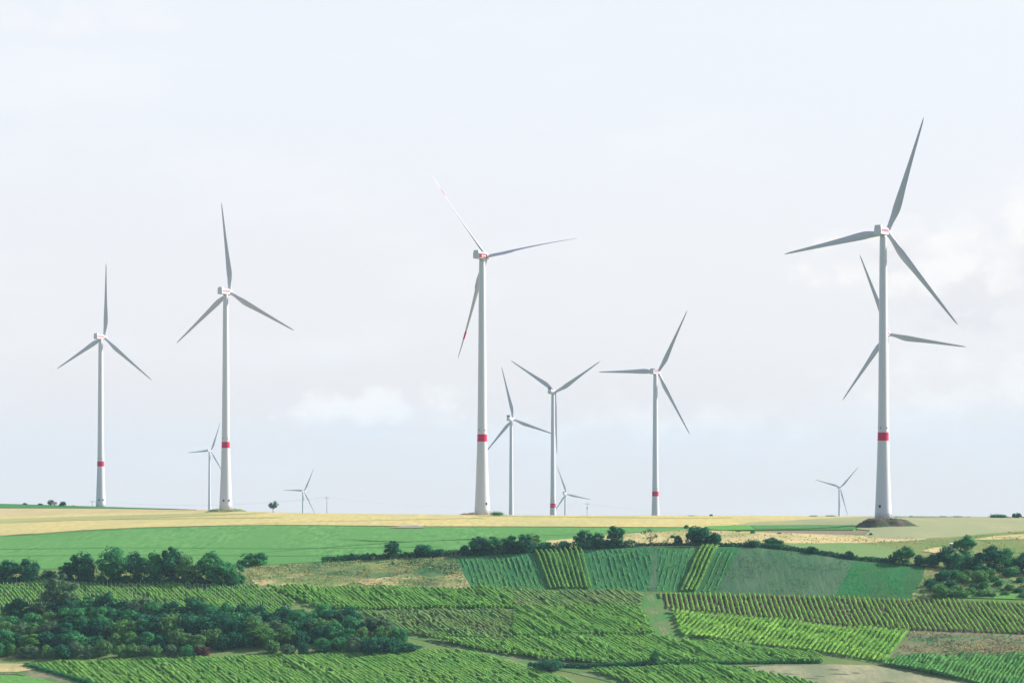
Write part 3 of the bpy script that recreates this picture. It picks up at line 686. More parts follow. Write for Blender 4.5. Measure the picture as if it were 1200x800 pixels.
counts['S2'] = vine_rows_between((824,641.5), (841,641.5), (798.5,693), (815,693.5), 4, M['vineyel'], 'yellowish bushy vine row on the bank in the block of four, {n} from left', 'four yellowish vine rows running up the bank', h=1.5, w=.34, per=26, leaf=.34, jit=.06, gap=0)
counts['N'] = vine_rows([(771,695.2),(900,698),(1035,702),(1200,707.3),(1330,709),(1330,745),(1200,743),(1066,738.3),(1000,734.6),(850,720.2),(784,714.2)], (1000,701), (1016.5,734.5), 2.0, M['vinebrt'], 'green vine row on bare dark soil, {n} from the left of that vineyard', 'vine rows on the dark soil', h=1.15, w=.28, per=22, leaf=.23)
counts['O'] = vine_rows([(786,716.6),(850,722),(1000,736.5),(1063,739.6),(1035,777),(960,765),(850,751.5),(799,746.5)], (930,768), (963,731), 2.0, M['vinebrt'], 'lush bright vine row in the slanting block, {n} from its left corner', 'lush bright vine rows below the dark soil vineyard', h=1.5, w=.48, per=30, leaf=.26)
counts['R'] = vine_rows([(33,778.5),(160,772),(230,771.5),(420,766),(500,762),(530,762.5),(575,769.5),(625,784),(668,797),(725,838),(230,838),(108,801)], (300,770), (324,786), 1.5, M['vine'], 'vine row of the lower left vineyard, {n} from its left corner by the track', 'vine rows of the lower left vineyard', h=.98, w=.58, per=40, leaf=.21, jit=.18, gap=.05)
print('ROWS', counts, sum(counts.values()))

# the remaining vineyards merge into leafy surfaces
DIAG = ((500,700), (513,709))
vine_mass([(-60,681.8),(0,682.3),(150,684.5),(290,688.2),(302,690),(348,709),(300,735),(0,722),(-60,722)], *DIAG, 1.5, M['vine'], 'vineyard with pale stakes in the upper left', True, h=1.75, w=0.40, per=26, leaf=.21)
vine_mass([(312,689.5),(400,690.5),(553,691.5),(600,692),(600,713.3),(398,715.3),(366,711)], *DIAG, 1.5, M['vine'], 'vineyard with diagonal rows below the dry bank', h=1.8, w=0.47, per=28, leaf=.21)
vine_mass([(380,718),(600,716),(600,747),(590,752),(500,747),(420,733)], *DIAG, 1.5, M['vinegry'], 'thin patchy vineyard right of the thicket', gap=.12, h=1.6, w=0.40, per=20, leaf=.21)
vine_mass([(556,692),(752,695),(752,711.5),(602,713),(600,704)], *DIAG, 1.5, M['vinegry'], 'dull olive vineyard below the steep vine rows', h=1.5, w=0.52, per=28, leaf=.21)
vine_mass([(602,714),(750,712.8),(767,745),(600,747)], *DIAG, 1.5, M['vine'], 'vineyard with strong diagonal rows left of the track', h=1.9, w=0.42, per=32, leaf=.21)
vine_mass([(500,749),(590,754),(600,748.5),(768,747),(795,753),(850,757),(960,777),(720,778.5),(640,774),(560,762)], *DIAG, 1.5, M['vine'], 'broad vineyard above the lower track', gap=.05, h=1.75, w=0.47, per=28, leaf=.21)
vine_mass([(798,754),(850,755),(960,768.5),(965,776),(850,758.5)], *DIAG, 1.5, M['vine'], 'narrow vineyard wedge below the lush block', h=1.75, w=0.47, per=28, leaf=.21)
vine_mass([(692,786.5),(780,783.4),(866,782.4),(955,803),(1070,838),(770,838),(742,803)], *DIAG, 1.5, M['vine'], 'vineyard at the bottom edge left of the beige stubble', h=1.75, w=0.47, per=28, leaf=.21)
vine_mass([(1048,773.5),(1062,771),(1200,768.5),(1330,771),(1330,838),(1240,838),(1133,799),(1030,778.5)], (1150,770), (1135,790), 1.5, M['vinedrk'], 'dense dark green vineyard in the bottom right corner', h=1.75, w=0.52, per=28, leaf=.21)
# young vines on the bank: thin faint rows
vine_mass([(536,653),(622,648.5),(641,689),(560,689)], (590,649), (606,689), 2.1, M['vineyng'], 'young thin vines left of the ten steep rows', h=.36, w=.26, per=6, leaf=.22, gap=.1)
vine_mass([(684,645),(764,642),(762,692),(698,689.5)], (720,643), (736,690), 2.1, M['vineyng'], 'young thin vines right of the ten steep rows', h=.36, w=.26, per=6, leaf=.22, gap=.15)
vine_mass([(771,642),(818,642),(796,692),(771,692)], (800,642), (785,692), 2.1, M['vineyng'], 'young thin vines left of the four bushy rows', h=.36, w=.26, per=5, leaf=.22, gap=.1)
vine_mass([(846,643),(864,643),(838,693),(820,693)], (850,642), (825,692), 2.2, M['vineyng'], 'young thin vines right of the four bushy rows', h=.36, w=.26, per=5, leaf=.24, gap=.1)

# ------------------------------------------------------------------ trees and shrubs
def crown_mesh(seed, W, H, base, clumps, leaves, leaf, low=False, top=1.0):
    """crown of clumps spread through an uneven volume from z=base to z=H, W wide"""
    g = np.random.default_rng(seed); V, Ls = [], []
    cc = []
    ch = H-base
    for k in range(clumps):
        for _ in range(60):
            p = g.uniform(-1, 1, 3)
            r2 = (p[0]**2+p[1]**2)/(1.0-.35*max(p[2], 0)) + p[2]**2
            if .15 < r2 < 1.0: break
        rad = W*.5*(.15+.30*g.random()**1.3)
        cc.append((np.array([p[0]*(W*.5-rad*.55), p[1]*(W*.5-rad*.55), base+ch*.5+p[2]*(ch*.5-rad*.55)]), rad))
    cc.append((np.array([0, 0, base+ch*.5]), W*.33))
    if low: cc += [(np.array([g.uniform(-.3, .3)*W, g.uniform(-.3, .3)*W, W*.18]), W*.25) for _ in range(4)]
    per = leaves//len(cc)
    for c, rad in cc:
        d = g.normal(size=(per, 3)); d /= np.linalg.norm(d, axis=1, keepdims=True)
        r = rad*(g.uniform(.5, 1.12, per)**.6+(g.random(per) < .06)*g.uniform(.1, .6, per))
        squash = np.array([1, 1, g.uniform(.7, .95)])
        pos = c+d*r[:, None]*squash; pos[:, 2] = np.maximum(pos[:, 2], .1)
        nn = d+g.normal(0, .28, (per, 3))+np.array([0, 0, .2])
        V.append(pos); Ls.append(nn)
    pos = np.concatenate(V); nn = np.concatenate(Ls)
    v, i = cards(pos, nn, g.uniform(.55, 1.25, len(pos))*leaf)
    return mesh_np('crown', v, i, np.full(len(pos), 4))

def trunk_mesh(seed, H, base, W):
    g = random.Random(seed); mb = MB(); r = .018*H+.07
    top = base+(H-base)*.55
    pts = [(0, 0, -.3), (g.uniform(-.1, .1), 0, base*.5), (g.uniform(-.2, .2), g.uniform(-.2, .2), base+.2), (g.uniform(-.3, .3), g.uniform(-.3, .3), top)]
    mb.tube(pts, [r*1.25, r, r*.8, r*.3], 7)
    for k in range(5):
        a = k*2*math.pi/5+g.uniform(-.4, .4); z0 = base*.75+(top-base)*.5*k/5; l = W*.33
        mb.tube([(pts[2][0]*.7, pts[2][1]*.7, z0), (math.cos(a)*l*.5, math.sin(a)*l*.5, z0+l*.5), (math.cos(a)*l, math.sin(a)*l, z0+l*.9)], [r*.5, r*.33, r*.12], 5)
    return mb.mesh('trunk', True)

VAR = {}
def variants(kind):
    """unit-size shapes of a kind, made once and shared"""
    if kind in VAR: return VAR[kind]
    out = []
    n = dict(tree=9, bush=9, sparse=2, lone=1, flat=2)[kind]
    for k in range(n):
        s = hash((kind, k)) % 1000 if False else {'tree':10,'bush':40,'sparse':70,'lone':80,'flat':90}[kind]+k
        g = random.Random(s)
        if kind == 'tree':   W, H, b = 9, 10.5, 1.1; cr = crown_mesh(s, W, H, b, 34+g.randint(0, 10), 4200, .33, True)
        elif kind == 'bush': W, H, b = 7, 5.6, .15; cr = crown_mesh(s, W, H, b, 26+g.randint(0, 9), 3000, .29, True)
        elif kind == 'flat': W, H, b = 12, 4.0, .1; cr = crown_mesh(s, W, H, b, 32, 2800, .30, True)
        elif kind == 'sparse': W, H, b = 7, 8, 1.5; cr = crown_mesh(s, W, H, b, 13, 380, .28)
        else: W, H, b = 8, 8.6, 2.9; cr = crown_mesh(s, W, H, b, 18, 1200, .34)
        out.append((cr, trunk_mesh(s, H, max(b, .6), W), W, H))
    VAR[kind] = out
    return out

TREES = []
def plant(px, y, wpx, hpx, kind='bush', tone='t_dark', label='', group=None, name=None, cat=None, sink=.25, D=None):
    """a tree or shrub whose foot stands at that place of the photo, of that size there"""
    p = at(px, y) if D is None else P(px, y, D)
    s = F/p.y; vs = variants(kind); i = random.randrange(len(vs)); cr, tr, W, H = vs[i]
    name = name or ('tree' if kind in ('tree', 'lone', 'sparse') else 'shrub')
    sx = wpx/s/W; sz = hpx/s/H
    root = empty(name, (p.x, p.y, p.z-sink), random.uniform(0, 6.28)); root.scale = (sx, sx, sz)
    c = link('crown', cr if not cr.users else cr.copy() if cr.materials and cr.materials[0] != M[tone] and (cr.name, tone) not in CROWN else CROWN.get((cr.name, tone), cr), None, root)
    CROWN.setdefault((cr.name, tone), c.data)
    if not c.data.materials: c.data.materials.append(M[tone])
    elif c.data.materials[0] != M[tone]: c.data.materials[0] = M[tone]
    t = link('trunk', tr, None, root)
    if not tr.materials: tr.materials.append(M['bark'])
    tag(root, label, cat or ('tree' if name == 'tree' else 'shrub'), group)
    TREES.append((px, y, label))
    return root
CROWN = {}

TW = {'t_dark': 'dark green', 't_mid': 'fresh green', 't_olive': 'olive green', 't_light': 'light green', 't_grey': 'greyish green', 't_red': 'maroon'}
# --- tall hedge on the left
LH = [(-22,682,34,28,'tree','t_dark'),(8,682,36,28,'tree','t_dark'),(32,682,32,30,'tree','t_dark'),(58,683,26,17,'bush','t_dark'),(78,682,26,25,'tree','t_dark'),(98,683,36,40,'tree','t_dark'),
      (133,684,42,45,'tree','t_mid'),(158,684,30,40,'tree','t_dark'),(178,684,32,40,'tree','t_mid'),(200,685,34,46,'tree','t_dark'),(222,686,36,38,'tree','t_olive'),(252,686,48,42,'tree','t_mid'),(275,686,30,27,'bush','t_mid')]
for i, (a, b, w, h, k, t) in enumerate(LH):
    plant(a, b, w, h, k, t, f'{TW[t]} tree in the tall left hedge, {ordw(i+1)} from the left end', 'trees of the tall left hedge', 'tree', 'tree')
for i in range(22):
    a = -15+i*13.6+random.uniform(-3, 3)
    plant(a, 684+a*.012+random.uniform(-1, .5), random.uniform(15, 22), random.uniform(9, 14), 'bush', 't_dark' if i % 5 else 't_mid', f'low shrub at the foot of the tall left hedge, {ordw(i+1)} from the left', 'low shrubs under the tall left hedge')
plant(298, 662, 33, 18, 'bush', 't_mid', 'round bush standing alone right of the tall left hedge', None)
plant(284, 661, 14, 7, 'bush', 't_dark', 'small dark bush beside the round lone bush on the bank', None)

# --- hedge along the top of the bank
def hedge_strip(pts, hpx, tone, label):
    V, I = [], []; o = 0
    for (a, b), (c, d) in zip(pts[:-1], pts[1:]):
        n = max(2, int(abs(c-a)/1.1))
        for k in range(n):
            t = k/n; p = at(a+(c-a)*t, b+(d-b)*t); s = F/p.y
            hh = hpx/s*(.65+.5*random.random()); N_ = int(hh*9)+14
            ang = rng.uniform(0, 2*np.pi, N_); zz = rng.random(N_)**.8*hh; rr = rng.uniform(.3, 1.1, N_)*(.8+.3*hh)*(1-.45*(zz/hh)**2)
            cen = np.column_stack([p.x+np.cos(ang)*rr*.8, p.y+np.sin(ang)*rr, p.z+zz])
            nn = np.column_stack([np.cos(ang), np.sin(ang), .4+0*ang])+rng.normal(0, .45, (N_, 3))
            v, i = cards(cen, nn, rng.uniform(.2, .42, N_)); V.append(v); I.append(i+o); o += len(v)
    v = np.concatenate(V); i = np.concatenate(I)
    tag(link('hedge', mesh_np('hedge', v, i, np.full(len(v)//4, 4)), M[tone]), label, 'hedge')
hedge_strip([(378,658.3),(400,657),(440,655),(480,653),(532,651),(580,649)], 6.5, 't_dark', 'low dark hedge above the scrub bank, left half of the bank top')
hedge_strip([(560,650),(620,647),(680,643.5),(745,640.8)], 9, 't_dark', 'thick dark hedge at the bank top above the ten steep rows')
hedge_strip([(745,640.5),(800,639.8),(870,640.2),(905,641)], 4.5, 't_dark', 'low dark hedge line under the round tree on the bank top')
hedge_strip([(895,641.5),(950,647.5),(1000,655.5),(1045,659.5)], 5, 't_dark', 'low hedge sloping down right along the green bank')
BT = [(412,656,12,9,'bush','t_dark','small dark shrub at the left end of the bank hedge'),
      (430,655,10,9,'bush','t_dark','second small dark shrub from the left in the bank hedge'),
      (459.5,654,24,22,'tree','t_dark','dark rounded tree alone in the low hedge above the scrub bank'),
      (497,652.5,28,18,'bush','t_dark','broad dark bush right of the lone rounded hedge tree'),
      (513,652,18,11,'bush','t_dark','low dark bush touching the broad dark hedge bush'),
      (545,650,16,14,'bush','t_dark','small dark bush left of the wide hedge clump'),
      (560,650,30,23,'tree','t_dark','wide dark tree, left one of the pair above the left bank meadow'),
      (578,649,28,22,'tree','t_mid','wide green tree, right one of the pair above the left bank meadow'),
      (597,648,22,23,'tree','t_dark','narrow dark tree between the wide pair and the olive bush'),
      (613,648,26,24,'tree','t_dark','dark tree at the left of the olive bush'),
      (622,645,24,23,'tree','t_olive','olive green tree standing out among dark hedge trees'),
      (638,645,22,12,'bush','t_dark','low dark bush right of the olive hedge tree'),
      (661,643,14,11,'bush','t_dark','small dark bush against pale straw left of twin trees'),
      (684,642,24,23,'tree','t_dark','left one of twin dark trees above the ten steep rows'),
      (699,641.5,22,19,'tree','t_dark','right one of twin dark trees above the ten steep rows'),
      (721.5,641.5,25,28,'tree','t_dark','tall dark tree against pale straw, middle of the bank top'),
      (712,641,14,10,'bush','t_dark','small bush at the left foot of the tall dark bank tree'),
      (762,637.5,22,21,'sparse','t_grey','thin bare looking grey green tree in the pale straw'),
      (781,638,10,9,'sparse','t_grey','tiny thin bush right of the bare looking tree'),
      (795,638.5,13,12,'bush','t_dark','small dark bush between thin tree and round tree'),
      (788,631,9,6,'bush','t_olive','small olive bush in straw behind the small dark bush'),
      (804,619.5,7,6,'bush','t_mid','small bush at the wheat edge behind the round tree'),
      (820,639,38,27,'bush','t_dark','large round dark tree above the four yellowish rows'),
      (838,639.5,20,19,'bush','t_dark','smaller dark tree joined to the right of the round one'),
      (883,640.5,25,9,'flat','t_dark','low flat dark bush right of the round tree'),
      (906,640,25,12,'bush','t_dark','dark rounded bush at the corner of the bank top'),
      (865,623.5,7,3.5,'bush','t_mid','tiny bush in the straw behind the flat dark bush'),
      (882,625.5,7,5,'bush','t_mid','small green bush on the brown strip edge'),
      (913,626,8,3,'bush','t_mid','tiny low bush right of the green bush on the brown strip'),
      (952,648.5,16,10,'bush','t_dark','dark bush in the sloping hedge, left one'),
      (983,652,8,7,'sparse','t_grey','thin grey bush in the middle of the sloping hedge'),
      (995,654.5,13,10,'bush','t_dark','dark bush in the sloping hedge, right one'),
      (1020.3,627.5,5,4.5,'bush','t_dark','tiny dark bush behind the two pale field boxes')]
for (a, b, w, h, k, t, lab) in BT:
    plant(a, b, w, h, k, t, lab, None)
# --- clump on the right
RC = [(1047,660,14,13,'bush','t_dark','dark bush at the left foot of the rounded clump tree'),(1060,661,28,23,'tree','t_mid','green rounded tree at the left end of the right clump'),
      (1078,662,18,13,'bush','t_dark','low dark bush between rounded tree and clump'),(1093,664,20,17,'bush','t_dark','dark bush left of the middle of the right clump'),
      (1110,665,26,27,'tree','t_dark','dark tree left of the tallest tree in the right clump'),(1131,652,28,27,'tree','t_mid','tallest tree of the right clump against the pale field'),
      (1122,667,24,20,'bush','t_mid','green bush in front of the tallest clump tree'),(1140,668,26,21,'bush','t_dark','dark bush below the tallest clump tree, right side'),
      (1160,668,34,31,'tree','t_dark','wide dark tree right of the tallest clump tree'),(1178,669,30,29,'tree','t_mid','green tree near the right end of the clump'),
      (1197,670,26,24,'tree','t_dark','dark tree at the right picture edge of the clump'),(1222,672,34,28,'tree','t_dark','dark tree just at the far right of the clump'),
      (1150,672,22,13,'bush','t_dark','low dark bush in front of the wide dark clump tree'),(1186,675,24,13,'bush','t_mid','low green bush in front of the clump right end')]
for (a, b, w, h, k, t, lab) in RC: plant(a, b, w, h, k, t, lab, None)
# --- scattered shrubs of the right slope
SS = [(1105,680,20,14,'t_dark'),(1118,677,18,12,'t_mid'),(1128,682,16,12,'t_light'),(1113,688,16,10,'t_dark'),(1133,675,14,9,'t_olive'),(1148,682,22,16,'t_light'),(1160,678,16,14,'t_light'),(1152,689,14,9,'t_mid'),
      (1094,692,18,12,'t_dark'),(1101,700,26,18,'t_light'),(1118,699,18,11,'t_light'),(1128,699,20,9,'t_light'),(1138,696,16,9,'t_light'),(1153,698,20,9,'t_olive'),(1166,681,10,8,'t_light'),(1170,686,12,8,'t_mid'),
      (1183,691,14,9,'t_light'),(1194,694,14,7,'t_dark'),(1195,682,12,8,'t_mid'),(1178,697,12,6,'t_light'),(1140,690,12,8,'t_dark'),(1089,687,12,9,'t_dark'),(1200,700,16,7,'t_light'),(1163,699,12,6,'t_olive'),(1122,692,14,8,'t_olive'),(1210,688,20,12,'t_mid')]
SS.sort()
for i, (a, b, w, h, t) in enumerate(SS):
    plant(a, b, w, h, 'bush', t, f'{TW[t]} shrub on the rough right slope, {ordw(i+1)} counted from the left', 'shrubs scattered on the rough right slope')

# --- the thicket at the lower left
plant(70, 724, 50, 55, 'tree', 't_grey', 'tall pale round tree rising above the left of the thicket', None)
rowsT = [('backmost', 733, (20, 390), 21, (22, 31), ['t_dark','t_dark','t_mid','t_dark','t_grey']),
         ('second', 743, (-10, 425), 21, (23, 32), ['t_dark','t_mid','t_olive','t_dark','t_mid']),
         ('third', 752, (-15, 450), 20, (21, 30), ['t_mid','t_olive','t_dark','t_light','t_dark','t_grey']),
         ('fourth', 761, (-15, 470), 19, (18, 27), ['t_mid','t_light','t_dark','t_olive','t_mid','t_dark']),
         ('front', 770, (-15, 465), 16.5, (15, 21), ['t_dark','t_mid','t_olive','t_dark','t_light','t_dark','t_grey'])]
rT = random.Random(21)
for name_, yb, (xa, xb), sp, (ha, hb), tones in rowsT:
    x = xa; k = 0
    while x < xb:
        yy = yb+rT.uniform(-3, 2)-(max(0, x-200)*.028 if yb > 755 else max(0, x-300)*.03 if yb > 740 else 0)
        if yb == 733: yy += -4*math.exp(-((x-130)/60)**2)+(x-200)*.012
        hh = rT.uniform(ha, hb)*(1.15 if 90 < x < 300 and yb < 760 else 1); ww = hh*rT.uniform(.95, 1.35); t = tones[rT.randrange(len(tones))]
        if not (yb == 770 and 246 < x < 312):
            k += 1
            red = name_ == 'front' and 224 < x < 242
            kind = 'tree' if (hh > 22 and rT.random() < .6) else 'bush'
            if red: t, hh, ww = 't_red', 13, 20
            plant(x, yy, ww, hh, kind, t, f'{TW[t]} bush in the {name_} row of the lower left thicket, {ordw(k)} from left', 'bushes and trees of the lower left thicket', 'shrub' if kind == 'bush' else 'tree')
        x += sp*rT.uniform(.75, 1.25)
for (a, b, w, h, t, lab) in [(478,762,36,11,'t_dark','low dark bush at the right tip of the thicket'),(440,766,34,22,'t_dark','dark bush near the right tip of the thicket'),(458,765,26,16,'t_dark','lower dark bush between the right tip bushes of the thicket')]:
    plant(a, b, w, h, 'bush', t, lab, None)
# --- bushes on the lower tracks
hedge_strip([(620,781),(650,781.5),(690,782.3),(760,779.6)], 5, 't_dark', 'dark hedge strip along the lower track, left piece')
hedge_strip([(742,778.8),(800,778.2),(880,777.6),(962,776.4)], 4, 't_mid', 'green hedge strip along the lower track, right piece')
plant(643, 785, 36, 13, 'flat', 't_dark', 'broad dark bush beside the lower track', None)
plant(767, 778, 12, 19, 'tree', 't_mid', 'slim green tree rising from the vineyard edge by the lower track', None)
hedge_strip([(30,780),(60,788),(100,800),(150,818)], 4.5, 't_mid', 'green hedge edge of the lower left vineyard beside the track')
# --- things on the skyline
plant(320, 601.2, 12.5, 15.5, 'lone', 't_dark', 'lone round headed tree on the crest in the wheat', None, sink=.1)
plant(73.5, 593, 9.5, 7, 'bush', 't_dark', 'dark bush right of the white hut on the crest', None)
plant(60, 592.2, 10, 7.5, 'tree', 't_dark', 'dark tree behind the white hut on the crest', None)
plant(47.5, 592, 7, 3, 'bush', 't_dark', 'flat bush left of the white hut on the crest', None)
plant(29, 591.6, 6, 3.2, 'bush', 't_dark', 'small bush on the left crest away from the hut', None)
plant(86, 592.8, 4, 1.5, 'bush', 't_dark', 'tiny low bush right of the hut bush on the crest', None)
plant(583, 604.4, 17, 5.5, 'flat', 't_mid', 'green bush on the mound right of the central tower', None)
plant(833.5, 605, 5, 3.8, 'bush', 't_dark', 'small dark bush alone on the crest in the middle', None)
plant(810, 605, 12, 1.8, 'flat', 't_mid', 'flat green shrub on the crest left of the small bush', None)
plant(953, 605.4, 12, 2.2, 'flat', 't_olive', 'flat shrub on the crest left of the smallest right turbine', None)
plant(973, 605.4, 16, 2.4, 'flat', 't_olive', 'flat shrub on the crest under the smallest right turbine', None)
for i in range(12):
    plant(1052+i*7.4+random.uniform(-1.5, 1.5), 606.3, random.uniform(7, 12), random.uniform(1.6, 2.6), 'flat', 't_mid', f'low shrub on the crest right of the big tower, {ordw(i+1)} from left', 'low shrubs on the right crest')
plant(1168, 607, 24, 5, 'flat', 't_dark', 'flat dark copse on the crest at the right', None)
plant(1188.5, 607.2, 7, 7.5, 'bush', 't_dark', 'left half of the dark twin bush on the right crest', None)
plant(1193.5, 607.2, 8, 8, 'bush', 't_dark', 'right half of the dark twin bush on the right crest', None)
plant(1182, 607.2, 10, 2.2, 'flat', 't_dark', 'low scrub between the copse and twin bush', None)
plant(1203, 607.2, 14, 2.4, 'flat', 't_dark', 'low scrub at the right edge on the crest', None)

# ------------------------------------------------------------------ mounds
def mound(px, y, wpx, hpx, mat, label, depth=1.0, dx=0):
    p = at(px, y); s = F/p.y; rx = wpx/s/2; ry = rx*depth; H = hpx/s; g = np.random.default_rng(int(px))
    nr, na = 16, 90; V = [(p.x, p.y, p.z+H)]; q = []
    ph = g.uniform(0, 6, 4)
    for i in range(1, nr+1):
        for k in range(na):
            a = k*2*math.pi/na; r = i/nr; wob = 1+.10*math.sin(3*a+ph[0])+.06*math.sin(7*a+ph[1])
            prof = 1 if r < .42 else .5*(1+math.cos(math.pi*(r-.42)/.58))
            x = p.x+math.cos(a)*rx*r*wob; yv = p.y+math.sin(a)*ry*r*wob
            z = float(ground_z([x], [yv])[0]) if i == nr else None
            base = float(ground_z([x], [yv])[0]); V.append((x, yv, base*(1-prof)+(p.z+H)*prof-.3*(i == nr)+(g.normal(0, .22) if i > 3 else 0)))
    for k in range(na): q.append((0, 1+k, 1+(k+1) % na))
    for i in range(nr-1):
        for k in range(na): a = 1+i*na; q.append((a+k, a+na+k, a+na+(k+1) % na, a+(k+1) % na))
    me = bpy.data.meshes.new('mound'); me.from_pydata(V, [], q); me.update()
    for f in me.polygons: f.use_smooth = True
    tag(link('mound', me, mat), label, None, None, 'structure')
    return p, H

# ------------------------------------------------------------------ wind turbines
def lerp_prof(prof, x):
    xs = [a for a, _ in prof]; return float(np.interp(x, xs, [b for _, b in prof]))
BL = {}
def blade_mesh(Rr, bend, slim=1.0):
    key = (Rr, bend, slim)
    if key in BL: return BL[key]
    n, m = 34, 18
    chordp = [(0, 2.3), (.05, 2.35), (.12, 3.1), (.20, 4.1), (.27, 3.9), (.4, 3.05), (.6, 2.1), (.8, 1.4), (.93, .95), (.98, .6), (1, .12)]
    thickp = [(0, 2.3), (.05, 2.25), (.12, 1.75), (.2, 1.25), (.4, .7), (.7, .33), (1, .05)]
    V = []
    for i in range(n):
        t = (i/(n-1))**1.15; z = 1.0+t*(Rr-1.0); c = lerp_prof(chordp, t); th = lerp_prof(thickp, t)*slim; c = 2.3+(c-2.3)*slim if t < .3 else c*slim
        round_ = max(0, 1-t/.14); tw = R(13)*(1-t)**1.6
        off = bend*t*t
        for k in range(m):
            a = k*2*math.pi/m; ca, sa = math.cos(a), math.sin(a)
            xe = ca*c*.5; ye = sa*th*.5*(1 if round_ > .9 else (1-.55*(1-round_)*max(0, ca)))
            xs = xe+(1-round_)*c*.22                     # pitch axis at the first third
            V.append((xs*math.cos(tw)-ye*math.sin(tw), xs*math.sin(tw)+ye*math.cos(tw)+off, z))
    q = [(i*m+k, i*m+(k+1) % m, (i+1)*m+(k+1) % m, (i+1)*m+k) for i in range(n-1) for k in range(m)]
    q += [tuple(range(m))[::-1], tuple(range((n-1)*m, n*m))]
    me = bpy.data.meshes.new('blade'); me.from_pydata(V, [], q); me.update()
    for f in me.polygons: f.use_smooth = True
    BL[key] = me; return me

def stripe_mesh(Rr, bend, t0, t1, slim=1.0):
    """a red band painted round the blade: a sleeve 2 cm proud of it"""
    src = blade_mesh(Rr, bend, slim); m = 18; n = 34; rows = []
    co = np.array([v.co[:] for v in src.vertices]).reshape(n, m, 3)
    for t in np.linspace(t0, t1, 5):
        z = 1.0+t*(Rr-1.0); k = int(np.searchsorted(co[:, 0, 2], z))-1; u = (z-co[k, 0, 2])/(co[k+1, 0, 2]-co[k, 0, 2])
        ring = co[k]*(1-u)+co[k+1]*u; c = ring.mean(0); d = ring-c; rows.append(c+d*(1+.03/np.maximum(np.linalg.norm(d, axis=1, keepdims=True), .02)))
    V = np.concatenate(rows); q = [(i*m+k, i*m+(k+1) % m, (i+1)*m+(k+1) % m, (i+1)*m+k) for i in range(4) for k in range(m)]
    me = bpy.data.meshes.new('blade_stripe'); me.from_pydata(V.tolist(), [], q); me.update(); return me

def text_obj(word, size, mat, parent, loc, rot, shear=.25):
    cu = bpy.data.curves.new('lettering', 'FONT'); cu.body = word; cu.size = size; cu.align_x = 'CENTER'; cu.align_y = 'CENTER'; cu.extrude = .02; cu.shear = shear; cu.offset = .02
    tmp = bpy.data.objects.new('lettering', cu); me = bpy.data.meshes.new_from_object(tmp); bpy.data.objects.remove(tmp)
    o = link('lettering', me, mat, parent); o.location = loc; o.rotation_euler = rot
    return o

def nacelle_long(root, T, mark):
    """box nacelle: flat sides, sloped front, cooler on the rear roof; rotor on +Y"""
    W2, L1, L2, H = 1.95, 6.0, 2.6, 3.7
    secs = [(-L1, .93, .96), (-L1+.25, 1, 1), (L2-1.6, 1, 1), (L2-.3, .93, .93), (L2, .78, .80)]
    V = []; m = 12
    for y, sx, sz in secs:
        for k in range(m):                              # rounded rectangle
            a = math.pi/4*0+k*2*math.pi/m; 
            c, s_ = math.cos(a), math.sin(a); q_ = max(abs(c), abs(s_)); ex = (abs(c)**.22)*math.copysign(1, c) if abs(c) > 1e-6 else 0; ez = (abs(s_)**.22)*math.copysign(1, s_) if abs(s_) > 1e-6 else 0
            V.append((ex*W2*sx, y, T+.15+ez*H/2*sz))
    n = len(secs); fs = [(i*m+k, (i+1)*m+k, (i+1)*m+(k+1) % m, i*m+(k+1) % m) for i in range(n-1) for k in range(m)]
    fs += [tuple(range(m)), tuple(range((n-1)*m, n*m))[::-1]]
    mb = MB(); mb.add(V, fs); nac = mb.build('nacelle', M['tower'], root)
    mb = MB(); mb.box(0, -L1+1.3, T+2.45, 3.2, 2.2, .9); mb.build('cooler', M['tower'], nac)
    mb = MB()
    mb.tube([(.5, -1.2, T+1.95), (.5, -1.2, T+3.3)], [.04, .03], 6); mb.tube([(-.5, -1.2, T+1.95), (-.5, -1.2, T+3.1)], [.04, .03], 6); mb.build('wind_vane', M['cooler'], nac)
    yc = (L2-1.6-L1)/2-.0
    if mark == 'red':
        text_obj('NORDEX', 1.75, M['red'], nac, (W2+.03, -1.6, T+.35), (R(90), 0, R(90)))
        text_obj('NORDEX', 1.75, M['red'], nac, (-W2-.03, -1.6, T+.35), (R(90), 0, R(-90)))
    elif mark == 'panel':
        for sgn in (1, -1):
            mb = MB(); mb.box(sgn*(W2+.02), -1.9, T-.05, .06, 7.6, 2.3); pn = mb.build('side_panel', M['darkred'], nac)
            text_obj('juwi', 2.3, M['white'], nac, (sgn*(W2+.07), -1.2, T+.1), (R(90), 0, R(90*sgn)), 0)
    return nac

